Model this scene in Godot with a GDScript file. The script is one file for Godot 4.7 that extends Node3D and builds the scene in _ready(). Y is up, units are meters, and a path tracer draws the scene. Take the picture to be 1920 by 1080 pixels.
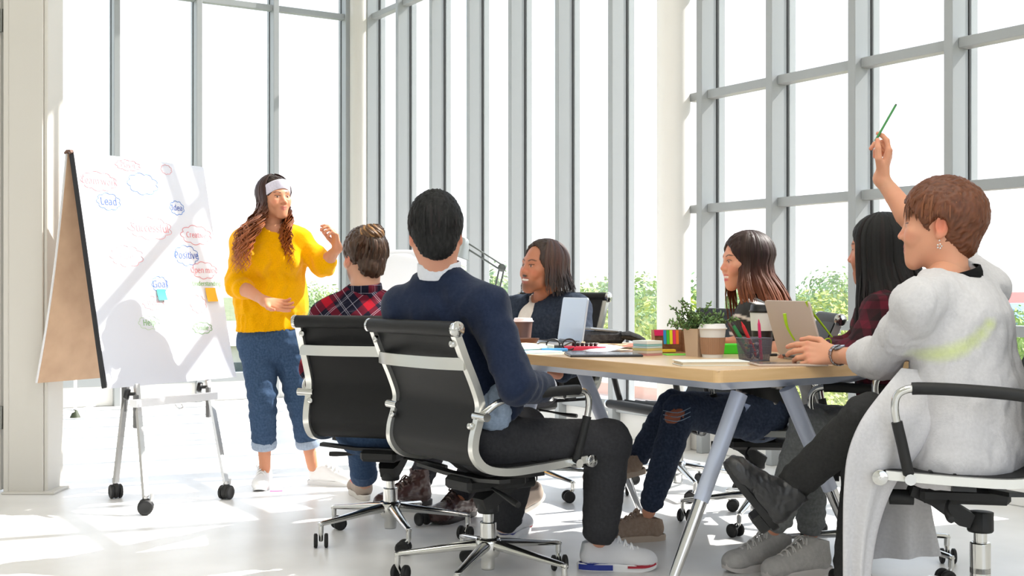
extends Node3D

const FOCAL := 2280.0        # pixels, in the 1920x1080 frame
const EYE := 0.98            # height of the lens above the floor
const TABLE := 0.74

# a place in the world seen at pixel (px, py) at depth d
func V(px: float, py: float, d: float) -> Vector3:
	return Vector3((px - 960.0) / FOCAL * d, EYE - (py - 540.0) / FOCAL * d, -d)

# a place on the table top seen at that pixel
func T(px: float, py: float, up := 0.0) -> Vector3:
	var p := V(px, py, (EYE - TABLE) * FOCAL / (py - 540.0))
	return p + Vector3(0, up, 0)

# a place on the floor seen at that pixel
func FL(px: float, py: float) -> Vector3:
	return V(px, py, EYE * FOCAL / (py - 540.0))

# the room's own axes: x along the long window wall towards the camera, z into the room from it
var ROOM := Transform3D(Basis(Vector3(0.5262, 0, 0.8504), Vector3.UP, Vector3(-0.8504, 0, 0.5262)), Vector3(-1.344, 0, -11.39))
func RM(s: float, y: float, b: float) -> Vector3:
	return ROOM * Vector3(s, y, b)


func _ready() -> void:
	# ---- camera
	var cam := Camera3D.new()
	cam.name = "camera"
	cam.fov = rad_to_deg(2.0 * atan(540.0 / FOCAL))
	cam.position = Vector3(0, EYE, 0)
	cam.near = 0.05
	cam.far = 2000.0
	add_child(cam)
	cam.current = true
	# ---- sky, exposure
	var env := Environment.new()
	env.background_mode = Environment.BG_SKY
	var sky := Sky.new()
	var sm := ProceduralSkyMaterial.new()
	sm.sky_top_color = Color(0.80, 0.89, 1.0)
	sm.sky_horizon_color = Color(1.0, 1.0, 1.0)
	sm.sky_curve = 0.25
	sm.ground_horizon_color = Color(0.86, 0.87, 0.85)
	sm.ground_bottom_color = Color(0.5, 0.52, 0.48)
	sm.sun_angle_max = 1.0
	sky.sky_material = sm
	env.sky = sky
	env.background_energy_multiplier = 1.25
	env.tonemap_mode = Environment.TONE_MAPPER_LINEAR
	env.tonemap_exposure = 1.75
	env.sdfgi_enabled = true
	env.ssao_enabled = true
	env.ssil_enabled = true
	var we := WorldEnvironment.new()
	we.name = "world_environment"
	we.environment = env
	add_child(we)
	# ---- sun: through the long window wall, from the right
	var sun := DirectionalLight3D.new()
	sun.name = "sun"
	sun.light_color = Color(1.0, 0.985, 0.96)
	sun.light_energy = 2.2
	sun.light_angular_distance = 0.5
	sun.shadow_enabled = true
	add_child(sun)
	sun.look_at_from_position(Vector3.ZERO, -Vector3(0.93, 0.93, -0.37))
	# ---- added ceiling panels out of view, fill light behind the camera and above the table
	for p in [[7.2, 2.6, "over the table by the windows"], [7.2, 5.0, "over the two men in front"], [9.6, 2.6, "above the camera on the window side"], [9.6, 5.0, "above the camera on the door side"], [11.6, 2.6, "nearest the back wall, window side"], [11.6, 5.0, "nearest the back wall, door side"]]:
		added_ceiling_panel(p[0], p[1], p[2])
	build_room()
	build_outside()
	build_flip_chart()
	build_table()
	build_chairs()
	build_table_things()
	build_side_desk()
	build_people()
# ---------------------------------------------------------------- geometry helpers
class Geo:
	var v := PackedVector3Array()
	var uv := PackedVector2Array()
	var c := PackedColorArray()
	var idx := PackedInt32Array()
	var col := Color.WHITE
	var colored := false

	func vert(p: Vector3, t := Vector2.ZERO) -> int:
		v.append(p)
		uv.append(t)
		c.append(col)
		return v.size() - 1

	func tri(a: int, b: int, d: int) -> void:
		idx.append(a)
		idx.append(b)
		idx.append(d)

	func quad(a: int, b: int, d: int, e: int) -> void:
		tri(a, b, d)
		tri(a, d, e)

	func face(ps: Array) -> void:
		var k := []
		for p in ps:
			k.append(vert(p))
		for i in range(1, ps.size() - 1):
			tri(k[0], k[i], k[i + 1])

	# chamfered box
	func box(at: Vector3, size: Vector3, bev := 0.0, bs := Basis()) -> void:
		var h := size * 0.5
		var e := minf(bev, minf(h.x, minf(h.y, h.z)) * 0.95)
		for ax in 3:
			var b1 := (ax + 1) % 3
			var b2 := (ax + 2) % 3
			for sg in [-1.0, 1.0]:
				var q := []
				for st in [[-1, -1], [1, -1], [1, 1], [-1, 1]]:
					var p := Vector3.ZERO
					p[ax] = h[ax] * sg
					p[b1] = (h[b1] - e) * st[0]
					p[b2] = (h[b2] - e) * st[1]
					q.append(at + bs * p)
				if sg < 0:
					q.reverse()
				face(q)
			if e > 0.0:
				for s1 in [-1.0, 1.0]:
					for s2 in [-1.0, 1.0]:
						var q := []
						for st in [[0, -1], [0, 1], [1, 1], [1, -1]]:
							var p := Vector3.ZERO
							p[ax] = (h[ax] - e) * st[1]
							p[b1] = (h[b1] - (e if st[0] == 0 else 0.0)) * s1
							p[b2] = (h[b2] - (0.0 if st[0] == 0 else e)) * s2
							q.append(at + bs * p)
						var nn := Vector3.ZERO
						nn[b1] = s1
						nn[b2] = s2
						if (q[1] - q[0]).cross(q[2] - q[0]).dot(bs * nn) < 0:
							q.reverse()
						face(q)
		if e > 0.0:
			for sx in [-1.0, 1.0]:
				for sy in [-1.0, 1.0]:
					for sz in [-1.0, 1.0]:
						var s := Vector3(sx, sy, sz)
						var q := []
						for ax in 3:
							var p := Vector3(sx * (h.x - e), sy * (h.y - e), sz * (h.z - e))
							p[ax] = s[ax] * h[ax]
							q.append(at + bs * p)
						if (q[1] - q[0]).cross(q[2] - q[0]).dot(bs * s) < 0:
							q.reverse()
						face(q)

	# sweep a section along a path; r: float, or Array of float / Vector2 per point. flat: rectangular section with hard edges
	func sweep(path: Array, r, sides := 8, up := Vector3.UP, flat := false, cap := true) -> void:
		var n := path.size()
		var rings := []
		var last := Vector3.ZERO
		var frames := []
		for i in n:
			var t: Vector3 = (path[mini(i + 1, n - 1)] - path[maxi(i - 1, 0)]).normalized()
			var s := t.cross(up)
			if s.length() < 0.05:
				s = last if last != Vector3.ZERO else t.cross(Vector3(0.31, 0.2, 0.9))
			s = (s - t * s.dot(t)).normalized()
			if last != Vector3.ZERO and s.dot(last) < -0.2:
				s = -s
			last = s
			frames.append([s, t.cross(s), t])
		var sec := []
		if flat:
			sec = [Vector2(1, -1), Vector2(1, 1), Vector2(-1, 1), Vector2(-1, -1)]
		else:
			for k in sides:
				sec.append(Vector2(cos(TAU * k / sides), sin(TAU * k / sides)))
		var m := sec.size()
		for i in n:
			var rr = r[i] if r is Array else r
			var r2: Vector2 = rr if rr is Vector2 else Vector2(rr, rr)
			var ring := []
			for k in m:
				ring.append(path[i] + frames[i][0] * sec[k].x * r2.x + frames[i][1] * sec[k].y * r2.y)
			rings.append(ring)
		var l := 0.0
		if flat:
			for k in m:
				var k2 := (k + 1) % m
				var prev := []
				for i in n:
					var a := vert(rings[i][k], Vector2(0, i))
					var b := vert(rings[i][k2], Vector2(1, i))
					if i > 0:
						quad(prev[0], prev[1], b, a)
					prev = [a, b]
		else:
			var first := v.size()
			for i in n:
				if i > 0:
					l += (path[i] - path[i - 1]).length()
				for k in m + 1:
					vert(rings[i][k % m], Vector2(float(k) / m, l))
			for i in n - 1:
				for k in m:
					var a := first + i * (m + 1) + k
					quad(a, a + 1, a + m + 2, a + m + 1)
		if cap:
			var q: Array = rings[0].duplicate()
			q.reverse()
			face(q)
			face(rings[n - 1])

	func rod(a: Vector3, b: Vector3, ra: float, rb := -1.0, sides := 12) -> void:
		sweep([a, b], [ra, ra if rb < 0 else rb], sides, Vector3.UP if absf((b - a).normalized().y) < 0.9 else Vector3.RIGHT)

	# profile: Array of Vector2(radius, height); repeat a point for a hard edge
	func lathe(profile: Array, sides := 20, xf := Transform3D(), part := 1.0) -> void:
		var first := v.size()
		for p in profile:
			for k in sides + 1:
				var a := TAU * part * k / sides
				vert(xf * Vector3(p.x * cos(a), p.y, p.x * sin(a)), Vector2(float(k) / sides, p.y))
		for j in profile.size() - 1:
			if profile[j].is_equal_approx(profile[j + 1]):
				continue
			for k in sides:
				var a := first + j * (sides + 1) + k
				var d := a + sides + 1
				tri(a, d, a + 1)
				tri(a + 1, d, d + 1)

	func ellipsoid(at: Vector3, r: Vector3, bs := Basis(), rings := 8, segs := 14) -> void:
		var p := []
		for j in rings + 1:
			var a := -PI / 2 + PI * j / rings
			p.append(Vector2(cos(a), sin(a)))
		lathe(p, segs, Transform3D(bs * Basis.from_scale(r), at))

	# extrude a CCW polygon (in local XY) from z=0 to z=depth
	func prism(poly: PackedVector2Array, depth: float, xf := Transform3D()) -> void:
		var n := poly.size()
		var t := Geometry2D.triangulate_polygon(poly)
		var ccw := not Geometry2D.is_polygon_clockwise(poly)
		for side in 2:
			var first := v.size()
			for p in poly:
				vert(xf * Vector3(p.x, p.y, depth * side), p)
			for i in range(0, t.size(), 3):
				var a := first + t[i]
				var b := first + t[i + 1]
				var d := first + t[i + 2]
				var pa := poly[t[i]]
				var up := (poly[t[i + 1]] - pa).cross(poly[t[i + 2]] - pa) > 0
				if up == (side == 1):
					tri(a, b, d)
				else:
					tri(a, d, b)
		for i in n:
			var p := poly[i]
			var q := poly[(i + 1) % n]
			var a := vert(xf * Vector3(p.x, p.y, 0))
			var b := vert(xf * Vector3(q.x, q.y, 0))
			var d := vert(xf * Vector3(q.x, q.y, depth))
			var e := vert(xf * Vector3(p.x, p.y, depth))
			if ccw:
				quad(a, b, d, e)
			else:
				quad(a, e, d, b)

	func shift(o: Vector3) -> void:
		for i in v.size():
			v[i] += o

	func normals() -> PackedVector3Array:
		var n := PackedVector3Array()
		n.resize(v.size())
		for i in range(0, idx.size(), 3):
			var a := idx[i]
			var b := idx[i + 1]
			var d := idx[i + 2]
			var k := (v[b] - v[a]).cross(v[d] - v[a])
			n[a] += k
			n[b] += k
			n[d] += k
		for i in n.size():
			n[i] = n[i].normalized()
		return n

	func commit() -> ArrayMesh:
		var n := normals()
		var flipped := PackedInt32Array()
		flipped.resize(idx.size())
		for i in range(0, idx.size(), 3):
			flipped[i] = idx[i]
			flipped[i + 1] = idx[i + 2]
			flipped[i + 2] = idx[i + 1]
		var a := []
		a.resize(Mesh.ARRAY_MAX)
		a[Mesh.ARRAY_VERTEX] = v
		a[Mesh.ARRAY_NORMAL] = n
		a[Mesh.ARRAY_TEX_UV] = uv
		if colored:
			a[Mesh.ARRAY_COLOR] = c
		a[Mesh.ARRAY_INDEX] = flipped
		var m := ArrayMesh.new()
		m.add_surface_from_arrays(Mesh.PRIMITIVE_TRIANGLES, a)
		return m


# a distance field on a grid, meshed as surface nets
class Sdf:
	var lo: Vector3
	var h: float
	var nx: int
	var ny: int
	var nz: int
	var f := PackedFloat32Array()

	func _init(a: Vector3, b: Vector3, cell: float) -> void:
		lo = a
		h = cell
		nx = int(ceil((b.x - a.x) / h)) + 2
		ny = int(ceil((b.y - a.y) / h)) + 2
		nz = int(ceil((b.z - a.z) / h)) + 2
		f.resize(nx * ny * nz)
		f.fill(1.0)

	func span(p0: Vector3, p1: Vector3) -> Array:
		var a := ((p0 - lo) / h).floor()
		var b := ((p1 - lo) / h).ceil()
		return [clampi(int(a.x), 0, nx - 1), clampi(int(a.y), 0, ny - 1), clampi(int(a.z), 0, nz - 1), clampi(int(b.x), -1, nx - 1), clampi(int(b.y), -1, ny - 1), clampi(int(b.z), -1, nz - 1)]

	# tapered capsule; across: an axis along which the section is stretched by e
	func bone(a: Vector3, b: Vector3, ra: float, rb: float, k := 0.02, across := Vector3.ZERO, e := 1.0) -> void:
		var m := maxf(ra, rb) * maxf(e, 1.0) + k + 2.0 * h
		var mm := Vector3(m, m, m)
		var s := span(a.min(b) - mm, a.max(b) + mm)
		var ab := b - a
		var il := 1.0 / maxf(ab.length_squared(), 1e-9)
		var g := 1.0 - 1.0 / e
		var dr := rb - ra
		var x0: int = s[0]
		var x1: int = s[3] + 1
		var k4 := 0.25 / k
		for z in range(s[2], s[5] + 1):
			for y in range(s[1], s[4] + 1):
				var i := (z * ny + y) * nx + x0
				var p := lo + Vector3(x0, y, z) * h - a
				for x in range(x0, x1):
					var t := clampf(p.dot(ab) * il, 0.0, 1.0)
					var q := p - ab * t
					if g != 0.0:
						q -= across * (q.dot(across) * g)
					var d := q.length() - ra - dr * t
					var o := f[i]
					var w := k - absf(d - o)
					if w > 0.0:
						f[i] = minf(d, o) - w * w * k4
					elif d < o:
						f[i] = d
					i += 1
					p.x += h

	# ellipsoid with axes bs; carve: take it away instead
	func ball(at: Vector3, r: Vector3, bs: Basis, k := 0.01, carve := false) -> void:
		var m := maxf(r.x, maxf(r.y, r.z)) + k + 2.0 * h
		var mm := Vector3(m, m, m)
		var s := span(at - mm, at + mm)
		var ix := bs.x.normalized() / r.x
		var iy := bs.y.normalized() / r.y
		var iz := bs.z.normalized() / r.z
		var r2 := Vector3(1.0 / r.x, 1.0 / r.y, 1.0 / r.z)
		var least := minf(r.x, minf(r.y, r.z))
		var x0: int = s[0]
		var x1: int = s[3] + 1
		var k4 := 0.25 / k
		for z in range(s[2], s[5] + 1):
			for y in range(s[1], s[4] + 1):
				var i := (z * ny + y) * nx + x0
				var p := lo + Vector3(x0, y, z) * h - at
				for x in range(x0, x1):
					var q := Vector3(p.dot(ix), p.dot(iy), p.dot(iz))
					var k0 := q.length()
					var d := k0 * (k0 - 1.0) / maxf((q * r2).length(), 1e-5) if k0 > 0.05 else -least
					var o := f[i]
					if carve:
						d = -d
						var w := k - absf(d - o)
						f[i] = maxf(d, o) + (w * w * k4 if w > 0.0 else 0.0)
					else:
						var w := k - absf(d - o)
						if w > 0.0:
							f[i] = minf(d, o) - w * w * k4
						elif d < o:
							f[i] = d
					i += 1
					p.x += h

	# keep what lies behind the plane (n points to what is cut off), within reach of at
	func cut(at: Vector3, n: Vector3, reach := 99.0) -> void:
		n = n.normalized()
		var mm := Vector3(reach, reach, reach)
		var s := span(at - mm, at + mm)
		for z in range(s[2], s[5] + 1):
			for y in range(s[1], s[4] + 1):
				var i: int = (z * ny + y) * nx + s[0]
				var p := lo + Vector3(s[0], y, z) * h - at
				for x in range(s[0], s[3] + 1):
					f[i] = maxf(f[i], p.dot(n))
					i += 1
					p.x += h

	func mesh(g: Geo) -> void:
		var vid := PackedInt32Array()
		vid.resize(f.size())
		vid.fill(-1)
		var sx := 1
		var sy := nx
		var sz := nx * ny
		var far := h * 2.5
		var made := PackedInt32Array()
		for z in nz - 1:
			for y in ny - 1:
				var i := (z * ny + y) * nx
				for x in nx - 1:
					var a := f[i]
					if a < far and a > -far:
						var b := f[i + 1]
						var cc := f[i + sy]
						var d := f[i + sy + 1]
						var e := f[i + sz]
						var ff := f[i + sz + 1]
						var gg := f[i + sz + sy]
						var hh := f[i + sz + sy + 1]
						var least := minf(minf(minf(a, b), minf(cc, d)), minf(minf(e, ff), minf(gg, hh)))
						var most := maxf(maxf(maxf(a, b), maxf(cc, d)), maxf(maxf(e, ff), maxf(gg, hh)))
						if least < 0.0 and most >= 0.0:
							var sum := Vector3.ZERO
							var n := 0.0
							if (a < 0.0) != (b < 0.0):
								sum += Vector3(a / (a - b), 0, 0)
								n += 1.0
							if (cc < 0.0) != (d < 0.0):
								sum += Vector3(cc / (cc - d), 1, 0)
								n += 1.0
							if (e < 0.0) != (ff < 0.0):
								sum += Vector3(e / (e - ff), 0, 1)
								n += 1.0
							if (gg < 0.0) != (hh < 0.0):
								sum += Vector3(gg / (gg - hh), 1, 1)
								n += 1.0
							if (a < 0.0) != (cc < 0.0):
								sum += Vector3(0, a / (a - cc), 0)
								n += 1.0
							if (b < 0.0) != (d < 0.0):
								sum += Vector3(1, b / (b - d), 0)
								n += 1.0
							if (e < 0.0) != (gg < 0.0):
								sum += Vector3(0, e / (e - gg), 1)
								n += 1.0
							if (ff < 0.0) != (hh < 0.0):
								sum += Vector3(1, ff / (ff - hh), 1)
								n += 1.0
							if (a < 0.0) != (e < 0.0):
								sum += Vector3(0, 0, a / (a - e))
								n += 1.0
							if (b < 0.0) != (ff < 0.0):
								sum += Vector3(1, 0, b / (b - ff))
								n += 1.0
							if (cc < 0.0) != (gg < 0.0):
								sum += Vector3(0, 1, cc / (cc - gg))
								n += 1.0
							if (d < 0.0) != (hh < 0.0):
								sum += Vector3(1, 1, d / (d - hh))
								n += 1.0
							vid[i] = g.vert(lo + (Vector3(x, y, z) + sum / n) * h)
							made.append(i)
					i += 1
		for i in made:
			var a := f[i] < 0.0
			var x := i % nx
			var y := (i / nx) % ny
			var z := i / sz
			if y > 0 and z > 0 and a != (f[i + 1] < 0.0):
				edge(g, vid[i - sy - sz], vid[i - sz], vid[i], vid[i - sy], a)
			if x > 0 and z > 0 and a != (f[i + sy] < 0.0):
				edge(g, vid[i - sx - sz], vid[i - sx], vid[i], vid[i - sz], a)
			if x > 0 and y > 0 and a != (f[i + sz] < 0.0):
				edge(g, vid[i - sx - sy], vid[i - sy], vid[i], vid[i - sx], a)

	func edge(g: Geo, p: int, q: int, r: int, s: int, inside: bool) -> void:
		if p < 0 or q < 0 or r < 0 or s < 0:
			return
		if inside:
			g.quad(p, q, r, s)
		else:
			g.quad(p, s, r, q)


func mi(called: String, mesh: Mesh, m: Material, parent: Node = self) -> MeshInstance3D:
	var o := MeshInstance3D.new()
	o.name = numbered(called, parent)
	o.mesh = mesh
	o.material_override = m
	parent.add_child(o, true)
	return o

func obj(called: String, g: Geo, m: Material, parent: Node = self) -> MeshInstance3D:
	return mi(called, g.commit(), m, parent)

var taken := {}
func numbered(called: String, parent: Node) -> String:
	if not parent.has_node(NodePath(called)):
		return called
	var key := str(parent.get_instance_id()) + called
	var k: int = taken.get(key, 1)
	while parent.has_node(NodePath("%s_%03d" % [called, k])):
		k += 1
	taken[key] = k
	return "%s_%03d" % [called, k]

func tag(o: Node, label: String, category: String, group := "") -> Node:
	o.set_meta("label", label)
	o.set_meta("category", category)
	if group:
		o.set_meta("group", group)
	return o

func thing(called: String, label: String, category: String, xf := Transform3D(), group := "") -> Node3D:
	var o := Node3D.new()
	o.name = numbered(called, self)
	add_child(o, true)
	o.transform = xf
	tag(o, label, category, group)
	return o

func struct(o: Node) -> Node:
	o.set_meta("kind", "structure")
	return o

func copy(o: Node3D, label: String, xf: Transform3D) -> Node3D:
	var r: Node3D = o.duplicate()
	r.name = numbered(str(o.name).rstrip("0123456789_"), self)
	add_child(r, true)
	r.transform = xf
	r.set_meta("label", label)
	return r

func G() -> Geo:
	return Geo.new()

func catmull(p: Array, per := 6, closed := false) -> Array:
	var out := []
	var n := p.size()
	for i in (n if closed else n - 1):
		var a = p[(i - 1 + n) % n] if closed else p[maxi(i - 1, 0)]
		var b = p[i]
		var c = p[(i + 1) % n]
		var d = p[(i + 2) % n] if closed else p[mini(i + 2, n - 1)]
		for k in per:
			var t := float(k) / per
			out.append(0.5 * (2.0 * b + (c - a) * t + (2.0 * a - 5.0 * b + 4.0 * c - d) * t * t + (3.0 * b - a - 3.0 * c + d) * t * t * t))
	if not closed:
		out.append(p[n - 1])
	return out

func rounded_rect(w: float, hh: float, r: float, per := 4) -> PackedVector2Array:
	var out := PackedVector2Array()
	for q in 4:
		var cx := (w / 2 - r) * (1 if q == 0 or q == 3 else -1)
		var cy := (hh / 2 - r) * (1 if q < 2 else -1)
		for k in per + 1:
			var a := PI / 2 * (q + float(k) / per)
			out.append(Vector2(cx + r * cos(a), cy + r * sin(a)))
	return out

# ---------------------------------------------------------------- materials
var mats := {}
func M(color: Color, rough := 0.6, metal := 0.0, spec := 0.5) -> StandardMaterial3D:
	var key := [color, rough, metal, spec]
	if not mats.has(key):
		var m := StandardMaterial3D.new()
		m.albedo_color = color
		m.roughness = rough
		m.metallic = metal
		m.metallic_specular = spec
		mats[key] = m
	return mats[key]

func noise_tex(freq: float, size := 256, octaves := 4, ramp: Gradient = null, normal := false, strength := 4.0, kind := FastNoiseLite.TYPE_SIMPLEX_SMOOTH) -> NoiseTexture2D:
	var n := FastNoiseLite.new()
	n.seed = 7
	n.noise_type = kind
	n.frequency = freq
	n.fractal_octaves = octaves
	var t := NoiseTexture2D.new()
	t.width = size
	t.height = size
	t.seamless = true
	t.noise = n
	t.as_normal_map = normal
	t.bump_strength = strength
	if ramp:
		t.color_ramp = ramp
	return t

func ramp(a: Color, b: Color) -> Gradient:
	var g := Gradient.new()
	g.set_color(0, a)
	g.set_color(1, b)
	return g

# cloth: a weave texture laid on by triplanar mapping, soft sheen
func cloth(color: Color, vary := 0.12, scale := 14.0, rough := 0.9, bump := 0.6) -> StandardMaterial3D:
	var m := StandardMaterial3D.new()
	m.albedo_color = Color.WHITE
	m.albedo_texture = noise_tex(0.03, 256, 5, ramp(color.darkened(vary), color.lightened(vary)))
	m.roughness = rough
	m.metallic_specular = 0.25
	m.uv1_triplanar = true
	m.uv1_scale = Vector3.ONE * scale * 0.3
	if bump > 0.0:
		m.normal_enabled = true
		m.normal_texture = weave()
		m.normal_scale = bump
	return m

var _weave: Texture2D
func weave() -> Texture2D:
	if _weave == null:
		_weave = noise_tex(0.12, 256, 3, null, true, 3.0)
	return _weave
# ---------------------------------------------------------------- the room
const FILL_PANEL_LIGHT := 1.6  # strength of the added fill panels
func added_ceiling_panel(s: float, b: float, label: String) -> void:
	var t := thing("fill_ceiling_light", "added fill light, flat white square ceiling panel " + label, "light", Transform3D(ROOM.basis, RM(s, 5.55, b)), "added fill light panels")  # added fill, out of view; lifts the dark surfaces in the room
	var g := G()
	g.box(Vector3(0, 0.02, 0), Vector3(1.2, 0.05, 1.2), 0.008)
	obj("frame", g, M(Color(0.9, 0.9, 0.9), 0.5), t)
	var m := StandardMaterial3D.new()
	m.albedo_color = Color(1, 1, 1)
	m.emission_enabled = true
	m.emission = Color(1, 0.98, 0.95)
	m.emission_energy_multiplier = 1.0
	g = G()
	g.box(Vector3(0, -0.012, 0), Vector3(1.12, 0.012, 1.12), 0.003)
	obj("added_diffuser_lamp", g, m, t)
	var l := AreaLight3D.new()
	l.name = "fill_panel_light"
	l.area_size = Vector2(1.1, 1.1)
	l.light_energy = FILL_PANEL_LIGHT
	l.light_color = Color(1, 0.98, 0.95)
	l.area_range = 20.0
	l.shadow_enabled = true
	l.position = Vector3(0, -0.03, 0)
	l.rotation.x = -PI / 2
	t.add_child(l)

func slab(called: String, s0: float, s1: float, y0: float, y1: float, b0: float, b1: float, m: Material, bev := 0.0) -> void:
	var g := G()
	g.box(Vector3((s0 + s1) / 2, (y0 + y1) / 2, (b0 + b1) / 2), Vector3(s1 - s0, y1 - y0, b1 - b0), bev)
	var o := obj(called, g, m)
	o.transform = ROOM
	struct(o)

# a run of glazing. along: 0 = along s at b = 0, 1 = along b at s = 0. posts: places of the posts' centres; rails: heights
func glazing(called: String, along: int, from: float, to: float, posts: Array, rails: Array, deep: float, m: Material, pane: Material, seal: Material) -> void:
	var w := Node3D.new()
	w.name = called
	add_child(w, true)
	w.transform = ROOM
	struct(w)
	var at := func(u: float, y: float, q: float) -> Vector3:
		return Vector3(u, y, q) if along == 0 else Vector3(q, y, u)
	var sz := func(u: float, y: float, q: float) -> Vector3:
		return Vector3(u, y, q) if along == 0 else Vector3(q, y, u)
	var top := 5.45
	for p in posts:
		var g := G()
		g.box(at.call(p, top / 2, deep / 2), sz.call(0.05, top, deep), 0.003)
		obj("mullion", g, m, w)
		g = G()
		g.box(at.call(p, top / 2, -0.006), sz.call(0.058, top, 0.012))
		obj("gasket", g, seal, w)
		g = G()
		g.box(at.call(p, top / 2, -0.045), sz.call(0.05, top, 0.05), 0.003)
		obj("outer_cap", g, m, w)
	var ends := [from] + posts + [to]
	for i in ends.size() - 1:
		var a: float = ends[i] + (0.025 if i > 0 else 0.0)
		var b: float = ends[i + 1] - (0.025 if i < ends.size() - 2 else 0.0)
		if b - a < 0.06:
			continue
		var mid := (a + b) / 2
		for r in rails:
			var g := G()
			g.box(at.call(mid, r, 0.036), sz.call(b - a, 0.05, 0.072), 0.003)
			obj("transom", g, m, w)
		var g2 := G()
		g2.box(at.call(mid, 0.205, 0.045), sz.call(b - a, 0.075, 0.09), 0.004)
		obj("sill_rail", g2, m, w)
		g2 = G()
		g2.box(at.call(mid, top, 0.04), sz.call(b - a, 0.07, 0.08), 0.004)
		obj("head_rail", g2, m, w)
		var hs: Array = [0.235] + rails + [top]
		hs.sort()
		for k in hs.size() - 1:
			var g := G()
			g.box(at.call(mid, (hs[k] + hs[k + 1]) / 2, -0.012), sz.call(b - a + 0.02, hs[k + 1] - hs[k], 0.006))
			obj("pane", g, pane, w)

func build_room() -> void:
	var white := M(Color(0.93, 0.925, 0.91), 0.7)
	var cream := M(Color(0.80, 0.785, 0.755), 0.55)
	var frame := M(Color(0.61, 0.625, 0.63), 0.42)
	var seal := M(Color(0.12, 0.13, 0.13), 0.6)
	var glass := StandardMaterial3D.new()
	glass.albedo_color = Color(0.95, 1.0, 0.98, 0.03)
	glass.transparency = BaseMaterial3D.TRANSPARENCY_ALPHA
	glass.roughness = 0.0
	glass.metallic_specular = 0.4
	# poured floor: glossy white with faint cloudy wear
	var fm := StandardMaterial3D.new()
	fm.albedo_texture = noise_tex(0.012, 512, 5, ramp(Color(0.885, 0.88, 0.87), Color(0.945, 0.94, 0.935)))
	fm.uv1_triplanar = true
	fm.uv1_world_triplanar = true
	fm.uv1_scale = Vector3.ONE * 0.35
	fm.roughness = 0.32
	fm.metallic_specular = 0.45
	slab("floor", -0.2, 14.2, -0.2, 0.0, -0.25, 9.2, fm)
	slab("ceiling", -0.2, 14.2, 5.6, 5.8, -0.25, 9.2, white)
	# upstands below the glass and beams above it
	slab("baseboard_right", -0.1, 7.3, 0.0, 0.17, -0.2, 0.05, white, 0.006)
	slab("baseboard_far", -0.2, 0.05, 0.0, 0.17, 0.0, 9.0, white, 0.006)
	slab("trim_1", -0.1, 7.3, 5.45, 5.6, -0.2, 0.1, white)
	slab("trim_2", -0.2, 0.1, 5.45, 5.6, 0.0, 9.0, white)
	slab("unseen_wall_right", 7.22, 14.2, 0.0, 5.6, -0.22, 0.0, white)  # out of view; solid here to keep the sun off the nearest seats
	slab("unseen_wall_back_1", 14.0, 14.2, 0.0, 5.6, -0.2, 1.6, white)  # unseen back wall; the opening between its pieces is added for sky fill
	slab("unseen_wall_back_2", 14.0, 14.2, 0.0, 5.6, 7.4, 9.2, white)
	slab("unseen_wall_back_3", 14.0, 14.2, 0.0, 0.5, 1.6, 7.4, white)
	slab("unseen_wall_back_4", 14.0, 14.2, 4.6, 5.6, 1.6, 7.4, white)
	slab("wall_left", 0.0, 14.2, 0.0, 5.6, 9.0, 9.2, white)
	# far wall of glass: posts every 0.693 m
	var posts := []
	for k in 13:
		posts.append(0.250 + 0.693 * k)
	glazing("window_1", 1, 0.02, 9.0, posts, [3.475], 0.10, frame, glass, seal)
	posts = []
	for k in 7:
		posts.append(0.197 + 0.627 * k)
	glazing("window_2", 0, 0.02, 4.56, posts, [3.475], 0.115, frame, glass, seal)
	posts = []
	for x in [4.845, 5.430, 6.029, 6.622, 7.215]:
		posts.append(x)
	glazing("window_3", 0, 4.70, 7.24, posts, [0.785, 1.455, 2.13, 2.80, 3.475, 4.15], 0.115, frame, glass, seal)
	# round columns
	for c in [["trim_3", 0.14, 0.16, 0.085], ["trim_4", 4.63, 0.13, 0.102]]:
		var g := G()
		g.lathe([Vector2(c[3], 0), Vector2(c[3], 5.6)], 40)
		var o := obj(c[0], g, cream if c[0] == "trim_3" else M(Color(0.90, 0.89, 0.87), 0.55))
		o.position = RM(c[1], 0, c[2])
		struct(o)
	# square column at the left edge of the frame, with the door frame beside it
	var p := FL(48, 926)
	var g3 := G()
	g3.box(Vector3(0.0, 2.8, -0.12), Vector3(0.165, 5.6, 0.24), 0.004)
	g3.box(Vector3(0.092, 2.8, -0.11), Vector3(0.02, 5.6, 0.20), 0.004)
	g3.box(Vector3(-0.095, 2.8, -0.10), Vector3(0.025, 5.6, 0.2), 0.004)
	g3.box(Vector3(0.02, 0.006, -0.10), Vector3(0.25, 0.012, 0.26), 0.003)
	var col := obj("trim_5", g3, cream)
	col.position = p
	struct(col)
	var d := Node3D.new()
	d.name = "door_1"
	add_child(d, true)
	d.position = p + Vector3(-0.125, 0, -0.06)
	struct(d)
	g3 = G()
	g3.box(Vector3(-0.45, 1.3, 0), Vector3(0.88, 2.58, 0.045), 0.003)
	obj("door_leaf", g3, cream, d)
	for y in [2.26, 0.36]:
		g3 = G()
		g3.rod(Vector3(-0.004, y - 0.055, 0.03), Vector3(-0.004, y + 0.055, 0.03), 0.011)
		g3.box(Vector3(-0.02, y, 0.026), Vector3(0.03, 0.1, 0.006))
		obj("hinge", g3, M(Color(0.5, 0.5, 0.48), 0.35, 0.9), d)
	g3 = G()
	g3.box(Vector3(-1.6, 2.8, -0.02), Vector3(1.4, 5.6, 0.1))
	g3.box(Vector3(-0.45, 4.1, -0.02), Vector3(0.9, 3.0, 0.1))
	var wl := obj("wall_door_side", g3, white)
	wl.position = d.position
	struct(wl)

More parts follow.
